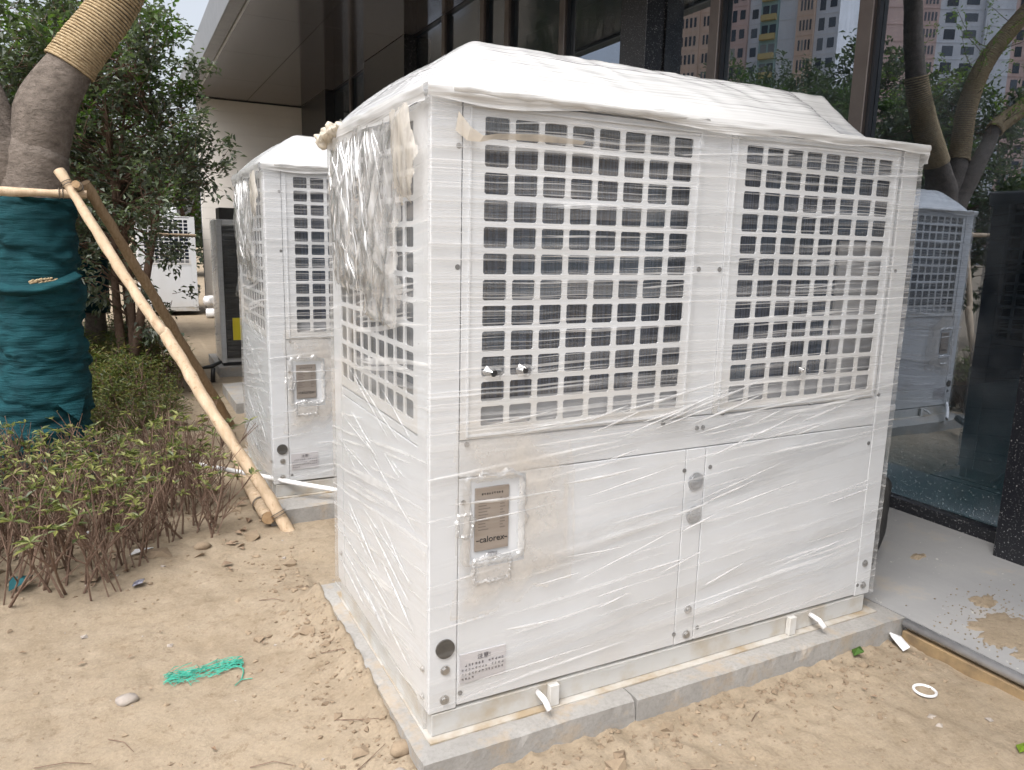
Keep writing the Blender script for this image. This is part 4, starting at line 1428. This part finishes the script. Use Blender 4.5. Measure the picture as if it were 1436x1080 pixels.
def zone_b(x, y):
    if x < -1.6:
        return "bushy yellow green shrub hidden back left behind the green wrapped trunk"
    if x < -1.0:
        return "bushy yellow green shrub close behind the wrapped trunk" if y < 6.6 else "bushy yellow green shrub under the dark evergreen, left side"
    return ("bushy yellow green shrub behind the kink of the pale pole" if y < 6.0 else
            "bushy yellow green shrub at the path side under the dark evergreen" if y < 7.8 else "bushy yellow green shrub farthest back, before the far grille unit")
y = 2.02
row = 0
while y < 4.3:
    x = -2.5 + .13 * (row % 2)
    while x < -.42:
        yy = y + sr.uniform(-.07, .07) + .30 * (x + .5); xx = x + sr.uniform(-.07, .07)
        if math.hypot(xx + 1.36, yy - 3.91) > .42 and yy > 1.72 + .36 * (xx + 1.5) and not (xx > -.95 and yy > 3.4 and sr.random() < .5) and sr.random() > .10:
            put_shrub(sr.choice(protos_f), xx, yy, sr.uniform(.8, 1.08), zone_f(xx, yy), "leggy shrubs in the front bed")
        x += .25
    y += .27; row += 1
y = 4.5; row = 0
while y < 9.6:
    x = -2.7 + .16 * (row % 2)
    while x < -.55 + .02 * (y - 4.5):
        if sr.random() < .93:
            put_shrub(sr.choice(protos_b), x + sr.uniform(-.08, .08), y + sr.uniform(-.08, .08), sr.uniform(.85, 1.12) * (1.1 if y > 5.5 else .85), zone_b(x, y), "hedge shrubs behind the trunk")
        x += .34
    y += .36; row += 1

# ------------------------------------------------------------------ small things
b = MB()
q, r = interp([(-.47, 3.62, -.055), (-.10, 2.87, .02), (.10, 2.66, .005), (.52, 2.38, -.05)], [.016] * 4, 8)
b.tube(q, r, 10); tag(b.build("white_pipe", M['pvc'], None, True, loc=(-.2, 3, -.05)), "thin white plastic pipe lying across in front of the second unit", "pipe")
sp = thing("steel_pipe", (2.33, -1.5, -.17), "shiny galvanised steel pipe along the edge of the concrete apron", "pipe")
b = MB(); b.tube([(2.318, -.135, -.118), (2.318, -3.2, -.118)], .022, 14); b.build("pipe", M['steel'], sp, True)
b = MB(); b.box(2.296, 2.342, -3.2, -.14, -.22, -.150, 0, .003); b.build("edge_angle", M['rust'], sp)
# black insulated hose behind the near unit
b = MB(); q, r = interp([(2.50, .75, .0), (2.60, .45, .30), (2.655, .31, .40), (2.67, .30, .30), (2.665, .30, .12), (2.63, .32, -.06)], [.03, .032, .034, .036, .034, .03], 6)
b.tube(q, r, 12, jit=.15, jf=12); tag(b.build("black_hose", M['black'], None, True, loc=(2.63, .32, -.06)), "black insulated hose stub standing behind the near unit by the glass", "hose")
# bent black tool lying between the two units, seen in the glass
tl = thing("black_hoe", (.6, 2.0, -.1), "black bar with a curved handle between the two wrapped units, mirrored in glass", "tool")
b = MB(); b.tube([(.34, 2.38, -.06), (.90, 1.72, -.05)], [.035, .03], 8); b.build("bar", M['black'], tl, True)
b = MB(); q, r = interp([(.66, 2.0, -.05), (.62, 1.78, .10), (.56, 1.55, .16), (.48, 1.42, .10)], [.024] * 4, 6); b.tube(q, r, 8); b.build("handle", M['black'], tl, True)
# scrap of green net
net = thing("net_scrap", (-.62, .95, GZ), "small scrap of bright green net lying on the bare sand", "net scrap")
b = MB()
nr = random.Random(4)
def ngz(x, y): return ground_h(x, y) + .006
for k in range(150):
    x0 = nr.uniform(-.79, -.50); y0 = .93 + .12 * (x0 + .79) * .3 + nr.gauss(0, .022)
    a = nr.gauss(0, .55); l_ = nr.uniform(.02, .09)
    x1 = min(x0 + l_ * math.cos(a), -.475); y1 = y0 + l_ * math.sin(a) * .6
    z_ = nr.uniform(0, .010)
    b.tube([(x0, y0, ngz(x0, y0) + z_), ((x0 + x1) / 2, (y0 + y1) / 2 + nr.uniform(-.006, .006), ngz(x0, y0) + z_ + .008), (x1, y1, ngz(x1, y1) + nr.uniform(0, .015))], .0016, 3)
b.build("mesh_strands", M['net'], net, False, "stuff")
b = MB()
b.tube([(-.49, .95, ngz(-.49, .95) + .01), (-.485, .87, ngz(-.485, .87)), (-.50, .82, ngz(-.50, .82)), (-.53, .78, ngz(-.53, .78))], .0025, 4)
b.tube([(-.505, .82, ngz(-.505, .82)), (-.46, .80, ngz(-.46, .80))], .002, 4)
b.build("loose_thread", M['net'], net)
def rock(name, x, y, s, mat, label, cat, seed, sz=.6):
    bm = bmesh.new(); bmesh.ops.create_icosphere(bm, subdivisions=2, radius=1)
    for v in bm.verts:
        k = 1 + .28 * noise.noise(v.co * 1.6 + Vector((seed, 0, 0)))
        v.co = Vector((x + v.co.x * s * k, y + v.co.y * s * .7 * k, ground_h(x, y) + s * .2 + v.co.z * s * sz * k))
    m = MB(); m.add_bm(bm)
    return tag(m.build(name, mat, None, True, loc=(x, y, ground_h(x, y))), label, cat)
rock("stone", -.92, .84, .042, M['stone'], "grey flat stone on the open sand below the green net scrap", "stone", 1, .5)
rock("stone", -.52, 2.22, .045, M['clod'], "brown rounded clod at the right front of the shrub bed", "stone", 2)
rock("stone", -.075, .05, .045, M['clod'], "pale lump of soil against the near left corner of the slab", "stone", 5)
rock("stone", -.12, -.04, .030, M['stone'], "small pale stone below the near left corner of the slab", "stone", 6)
b = MB(); b.tube([(2.0 + .042 * math.cos(2 * math.pi * k / 20), -.46 + .042 * math.sin(2 * math.pi * k / 20), ground_h(2.0, -.46) + .006) for k in range(21)], .006, 6, caps=False)
tag(b.build("plastic_ring", M['paper'], None, True, loc=(2.0, -.46, GZ)), "small white plastic ring on the sand at the right", "ring")
def scrap(name, x, y, pts, mat, label, cat="litter", h=.02):
    b = MB(); z_ = ground_h(x, y) + .01
    n = len(pts)
    top = [(x + px, y + py, z_ + h * (.3 + abs(math.sin(k * 2.1)))) for k, (px, py) in enumerate(pts)]
    cx_ = sum(q[0] for q in top) / n; cy_ = sum(q[1] for q in top) / n
    for k in range(n):
        b.face([top[k], top[(k + 1) % n], (cx_, cy_, z_ + h * 1.4)])
        a, c = top[k], top[(k + 1) % n]
        b.face([c, a, (a[0], a[1], a[2] - .003), (c[0], c[1], c[2] - .003)])
    b.face([(q[0], q[1], q[2] - .003) for q in top][::-1])
    tag(b.build(name, mat, None, False, loc=(x, y, z_)), label, cat)
scrap("plastic_rag", 2.225, -.165, [(-.05, -.07), (-.02, -.08), (.03, .0), (.05, .05), (.02, .06), (-.02, .01)], M['paper'], "crumpled white plastic scrap at the corner of slab and steel pipe", h=.02)
scrap("paper_scrap", -.83, 2.22, [(-.06, -.015), (.0, -.02), (.06, .01), (.05, .03), (-.03, .02)], M['paper'], "white torn paper under the front shrubs, the longer one to the right")
scrap("paper_scrap", -1.13, 2.62, [(-.04, -.03), (.03, -.03), (.045, .02), (.0, .04), (-.04, .02)], M['paper'], "crumpled white paper deep among the front shrub stems")
scrap("candy_wrapper", -.855, 1.86, [(-.03, -.02), (.02, -.03), (.03, .015), (-.02, .03)], M['dark_scrap'], "small dark wrapper on the sand before the shrubs")
scrap("green_rag", -1.37, 2.02, [(-.05, -.03), (.03, -.05), (.05, .02), (.0, .05), (-.05, .03)], M['cloth_edge'], "small green cloth rag at the left front of the shrub bed", h=.05)
scrap("green_leaf", 1.96, -.86, [(-.03, -.01), (.01, -.02), (.03, .01), (.0, .02)], M['leaf_fresh'], "bright green leaf on the sand at the lower right", "leaf", h=.008)
scrap("green_leaf", 1.96, -.165, [(-.035, -.01), (.01, -.025), (.035, .015), (.0, .03)], M['leaf_young'], "green leaf lying against the front face of the slab", "leaf", h=.02)
# sand spilled on the apron and on the slab
b = MB()
for (cx, cy, rx, ry, s) in ((2.62, -.42, .17, .13, 1), (2.78, -.22, .07, .05, 2), (2.52, -.60, .10, .09, 3), (2.95, .25, .05, .03, 4)):
    def fn(u, v, cx=cx, cy=cy, rx=rx, ry=ry, s=s):
        a = 2 * math.pi * u
        k = v * (1 + .45 * noise.noise(Vector((math.cos(a) * 1.5, math.sin(a) * 1.5, s))) + .25 * noise.noise(Vector((math.cos(a) * 5, math.sin(a) * 5, s))) + .12 * noise.noise(Vector((math.cos(a) * 14, math.sin(a) * 14, s))))
        x = cx + rx * k * math.cos(a); y = cy + ry * k * math.sin(a)
        zb = -.104 + (x - 2.345) / 1.205 * .092
        return (x, y, zb + .0035 + .008 * (1 - v * v) * (.4 + abs(noise.noise(Vector((x * 30, y * 30, s))))) - (.006 if v == 1 else 0))
    b.grid(fn, 110, 10)
sg_ = random.Random(12)
for k in range(500):
    x_, y_ = 2.66 + sg_.gauss(0, .16), -.42 + sg_.gauss(0, .14)
    if x_ < 2.36 or x_ > 3.25: continue
    z_ = -.104 + (x_ - 2.345) / 1.205 * .092 + .001
    e_ = sg_.uniform(.0012, .004)
    b.box(x_ - e_, x_ + e_, y_ - e_ * .8, y_ + e_ * .8, z_, z_ + e_)
b.build("spilled_sand", M['sand'], None, True, "stuff")
# clods, pebbles, twigs and dead leaves on the ground
def scatter(name, n, area, size, mat, seed, sz=.6):
    r_ = random.Random(seed); b = MB()
    base = [Vector(v) for v in ((1, 0, 0), (-1, 0, 0), (0, 1, 0), (0, -1, 0), (0, 0, 1), (0, 0, -1))]
    fs = ((0, 2, 4), (2, 1, 4), (1, 3, 4), (3, 0, 4), (2, 0, 5), (1, 2, 5), (3, 1, 5), (0, 3, 5))
    k = 0
    while k < n:
        x, y = area(r_)
        s = size * r_.lognormvariate(0, .7)
        if (-.07 - s < x < 2.34 and -.13 - s < y < 1.34) or (x > 2.29 - s):
            continue
        rt = Matrix.Rotation(r_.uniform(0, 6.28), 3, Vector((r_.uniform(-1, 1), r_.uniform(-1, 1), r_.uniform(-1, 1))).normalized())
        o = len(b.v); c = Vector((x, y, ground_h(x, y) + s * .15))
        for v in base:
            w = rt @ v * s * r_.uniform(.6, 1.2)
            b.v.append((c.x + w.x * 1.15, c.y + w.y, c.z + w.z * sz))
        for f in fs:
            b.f.append(tuple(o + i for i in f)); b.mi.append(0)
        k += 1
    b.build(name, mat, None, False, "stuff")
def edge_area(r_):
    c = r_.random()
    if c < .5:
        return (r_.uniform(-.1, 2.25), -.13 - abs(r_.gauss(0, .16)))
    return (-.07 - abs(r_.gauss(0, .13)), r_.uniform(-.5, 2.0))
scatter("soil_clods", 1500, edge_area, .0055, M['clod'], 1)
scatter("gravel", 1500, lambda r_: (r_.uniform(-1.9, 2.3), r_.uniform(-1.1, 2.2)), .0035, M['clod'], 2)
scatter("pebbles", 130, lambda r_: (r_.uniform(-1.9, 2.3), r_.uniform(-1.1, 2.4)), .006, M['stone'], 3)
scatter("bed_clods", 700, lambda r_: (r_.uniform(-2.2, .0), r_.uniform(2.0, 7.5)), .018, M['clod'], 4)
b = MB(); tr2 = random.Random(9)
for k in range(420):
    x, y = (tr2.uniform(-2.2, -.2), tr2.uniform(1.9, 8.0)) if k < 360 else (tr2.uniform(-1.5, 2.2), tr2.uniform(-.9, 2.0))
    if (x > -.09 and y > -.15 and y < 1.4) or x > 2.25:
        continue
    a = tr2.uniform(0, 6.28); s = tr2.uniform(.03, .08) * (1 if k < 360 else .45)
    b.leaf(Vector((x, y, ground_h(x, y) + .012)), Vector((math.cos(a), math.sin(a), tr2.uniform(-.05, .35))), Vector((tr2.uniform(-.4, .4), tr2.uniform(-.4, .4), 1)), s, s * .5)
b.build("leaf_litter", M['litter'], None, False, "stuff")
b = MB()
for (x0, y0, x1, y1) in ((-.23, .34, -.10, .22), (-.30, .02, -.12, .10), (-.33, 1.46, -.22, 1.38), (-.18, .80, -.05, .62), (-.55, .25, -.42, .18), (-1.2, .55, -1.03, .50), (-.98, .62, -.90, .50), (.8, -.42, .9, -.5), (1.2, -.3, 1.28, -.26)):
    xm, ym = (x0 + x1) / 2 + .01, (y0 + y1) / 2 + .01
    b.tube([(x0, y0, ground_h(x0, y0) + .005), (xm, ym, ground_h(xm, ym) + .009), (x1, y1, ground_h(x1, y1) + .005)], [.0019, .0018, .0012], 4)
b.build("fallen_twigs", M['twig'], None, False, "stuff")

# far left: pipes, rubble, a second wrapped trunk, a level stake
pp = thing("pipe_bundle", (1.2, 17.5, -.1), "white pipes and elbow lying on the sand beyond the black faced unit", "pipe")
b = MB(); q, r = interp([(.85, 16.2, .16), (1.05, 16.3, .15), (1.25, 16.0, -.02), (1.9, 15.9, -.06)], [.11] * 4, 6); b.tube(q, r, 12); b.build("elbow_pipe", M['pvc'], pp, True)
b = MB(); b.tube([(.80, 15.8, -.08), (2.0, 15.6, -.08)], .10, 12); b.build("straight_pipe", M['pvc'], pp, True)
t2 = thing("wrapped_sapling", (-1.15, 8.9, -.2), "smaller trunk wrapped in blue green cloth deep behind the pale pole", "tree")
b = MB(); b.tube([(-1.15, 8.3, -.2), (-1.14, 8.3, .8), (-1.12, 8.3, 2.2)], [.13, .11, .09], 10, jit=.1); b.build("trunk", M['bark'], t2, True)
b = MB(); b.tube([(-1.15, 8.3, .65), (-1.13, 8.3, 1.0), (-1.12, 8.3, 1.50)], [.17, .16, .15], 16, jit=.2, jf=8); b.build("cloth_wrap", M['cloth'], t2, True)
pole("stake", [(-.55, 9.0, 1.60), (.1, 9.05, 1.59)], [.02, .02], "thin level stake seen through the evergreen leaves before the far unit", cat="stake")
lamp = thing("black_tap", (.16, 8.0, -.2), "small black fitting on the ground in front of the black faced unit", "fitting")
b = MB(); b.tube([(.10, 7.7, -.19), (.11, 7.7, -.02)], [.03, .025], 10); b.build("stem", M['black'], lamp, True)
b = MB(); b.tube([(-.03, 7.8, -.03), (.10, 7.72, .0), (.22, 7.85, .03)], [.015, .028, .02], 8); b.build("arm", M['black'], lamp, True)
for k, (x, y, w, d, h_) in enumerate(((1.05, 19.5, 1.8, .5, .5), (.2, 24, 2.6, 2, .4))):
    pass
# trees and houses beyond, on the horizon at the left
for k, (x, y, rx, rz, sd) in enumerate(((-3, 34, 3.2, 3.6, 31), (2.0, 37, 3.0, 3.0, 32), (-9, 32, 3.6, 4.2, 33))):
    evergreen("far_tree", (x, y, -.2), rz * 1.7, ((x, y, rz * .95), (rx, 2.0, rz)), 110, 12, .42,
              ("far dusty tree on the horizon behind the evergreens", "far low tree beyond the sandy yard, left of the cream wall", "far tree at the left edge behind the roped trunk")[k], sd, .3, None, .18)

# ------------------------------------------------------------------ apartment towers mirrored in the glass
wm = {}
def tower(loc, rot, bays, dep, nst, sth, label, z_lo, z_hi):
    """bays: (width, kind); built along local x, front face at y=0"""
    t = thing("apartment_tower", loc, label, "tower block")
    t.rotation_euler = (0, 0, rot)
    Ht = nst * sth
    x = 0
    def lb(b, name, mat, kind=None):
        o = bpy.data.objects.new(name, b.mesh(name, mat)); COL.objects.link(o); o.parent = t
        if kind: o["kind"] = kind
        return o
    far = MB(); bal = MB()
    count = [0]
    for wdt, mk, pattern, set_back in bays:
        b = MB(); b.box(x + .02, x + wdt - .02, set_back, dep, 0, Ht); 
        for s in range(1, nst):
            b.box(x + .02, x + wdt - .02, set_back - .08, set_back - .001, s * sth - .12, s * sth + .02)
        lb(b, "facade_bay", M[mk])
        for s in range(nst):
            z0 = s * sth
            if pattern == 'slots':
                wins = [(x + wdt * (.14 + .19 * k), wdt * .10, z0 + .7, 1.6) for k in range(4)]
            elif pattern == 'pair':
                wins = [(x + wdt * .14, wdt * .28, z0 + .8, 1.5), (x + wdt * .60, wdt * .24, z0 + .5, 1.9)]
            elif pattern == 'one':
                wins = [(x + wdt * .25, wdt * .5, z0 + .8, 1.5)]
            elif pattern == 'balcony':
                wins = [(x + wdt * .1, wdt * .35, z0 + 1.0, 1.5), (x + wdt * .55, wdt * .35, z0 + 1.0, 1.5)]
                bal.box(x + wdt * .08, x + wdt * .92, set_back - .9, set_back - .1, z0 + .05, z0 + .95)
            else:
                wins = []
            for wx, ww, wz, wh in wins:
                if z_lo <= z0 <= z_hi and count[0] < 290:
                    key = (round(ww, 2), wh)
                    if key not in wm:
                        q = MB(); q.box(0, ww, -.06, .1, 0, wh); wm[key] = q.mesh("window", M['win'])
                    o = bpy.data.objects.new("window", wm[key]); COL.objects.link(o); o.parent = t; o.location = (wx, set_back, wz)
                    count[0] += 1
                else:
                    far.box(wx, wx + ww, set_back - .06, set_back + .1, wz, wz + wh)
        x += wdt
    lb(far, "window_rows", M['win'], "stuff")
    if bal.f:
        lb(bal, "balconies", M['balc'], "stuff")
    b = MB(); b.box(0, x, .5, dep - .5, Ht, Ht + .6); lb(b, "parapet", M['pale'])
    return t
# local x runs so that the mirrored facade reads left to right as in the glass
def facing(azv, dist, width):
    """place a facade of given width whose mirror image stands in direction azv (virtual), facing the glass"""
    a = math.radians(azv)
    vx, vy = math.sin(a) * dist, math.cos(a) * dist
    return 2 * GX - vx, vy
bx_, by_ = facing(36.3, 150, 34)
bx2, by2 = facing(49.4, 138, 34)
ang = math.atan2(by2 - by_, bx2 - bx_)
bays_a = [(2.6, 'peach', 'none', 0), (5.0, 'pale', 'pair', .8), (4.4, 'peach', 'slots', 0), (3.6, 'peach', 'slots', .3), (2.2, 'pale', 'one', .9), (3.4, 'pinkr', 'pair', .1), (2.2, 'pale', 'one', .9),
          (3.2, 'teal', 'balcony', .6), (3.4, 'pale', 'none', .9), (3.0, 'peach', 'slots', 0), (4.0, 'pale', 'pair', .7)]
wa = sum(q[0] for q in bays_a); sc_ = math.hypot(bx2 - bx_, by2 - by_) / wa
bays_a = [(q[0] * sc_, *q[1:]) for q in bays_a]
# from the real place the row runs the other way, so build it from its far end with the order reversed
tower((bx2, by2, -.2), ang + math.pi, bays_a[::-1], 14, 22, 3.1, "peach and pale blue apartment tower mirrored in the glass above the near unit", 9, 60)
bx_, by_ = facing(51.8, 172, 34)
bx2, by2 = facing(68, 205, 34)
ang = math.atan2(by2 - by_, bx2 - bx_)
bays_b = [(5.0, 'pinkr', 'none', 0), (2.2, 'pinkr', 'slots', .3), (5.5, 'pale', 'pair', .7), (3.4, 'pale', 'none', 0), (3.4, 'pinkr', 'pair', .2), (3.8, 'teal', 'balcony', .6), (4.6, 'pale', 'slots', .4), (5.0, 'pinkr', 'pair', 0), (5.0, 'pale', 'pair', .6)]
wa = sum(q[0] for q in bays_b); sc_ = math.hypot(bx2 - bx_, by2 - by_) / wa
bays_b = [(q[0] * sc_, *q[1:]) for q in bays_b]
tower((bx2, by2, -.2), ang + math.pi, bays_b[::-1], 14, 26, 3.1, "pink and pale blue apartment tower mirrored in the glass behind the roped tree", 9, 70)
bx_, by_ = facing(49.6, 300, 34)
bx2, by2 = facing(53, 300, 34)
ang = math.atan2(by2 - by_, bx2 - bx_)
wc = math.hypot(bx2 - bx_, by2 - by_) / 3
tower((bx2, by2, -.2), ang + math.pi, [(wc, 'pinkr', 'pair', 0), (wc, 'pale', 'pair', .6), (wc, 'pinkr', 'pair', 0)], 14, 22, 3.1, "far pinkish tower mirrored in the gap between the two nearer ones", 30, 70)
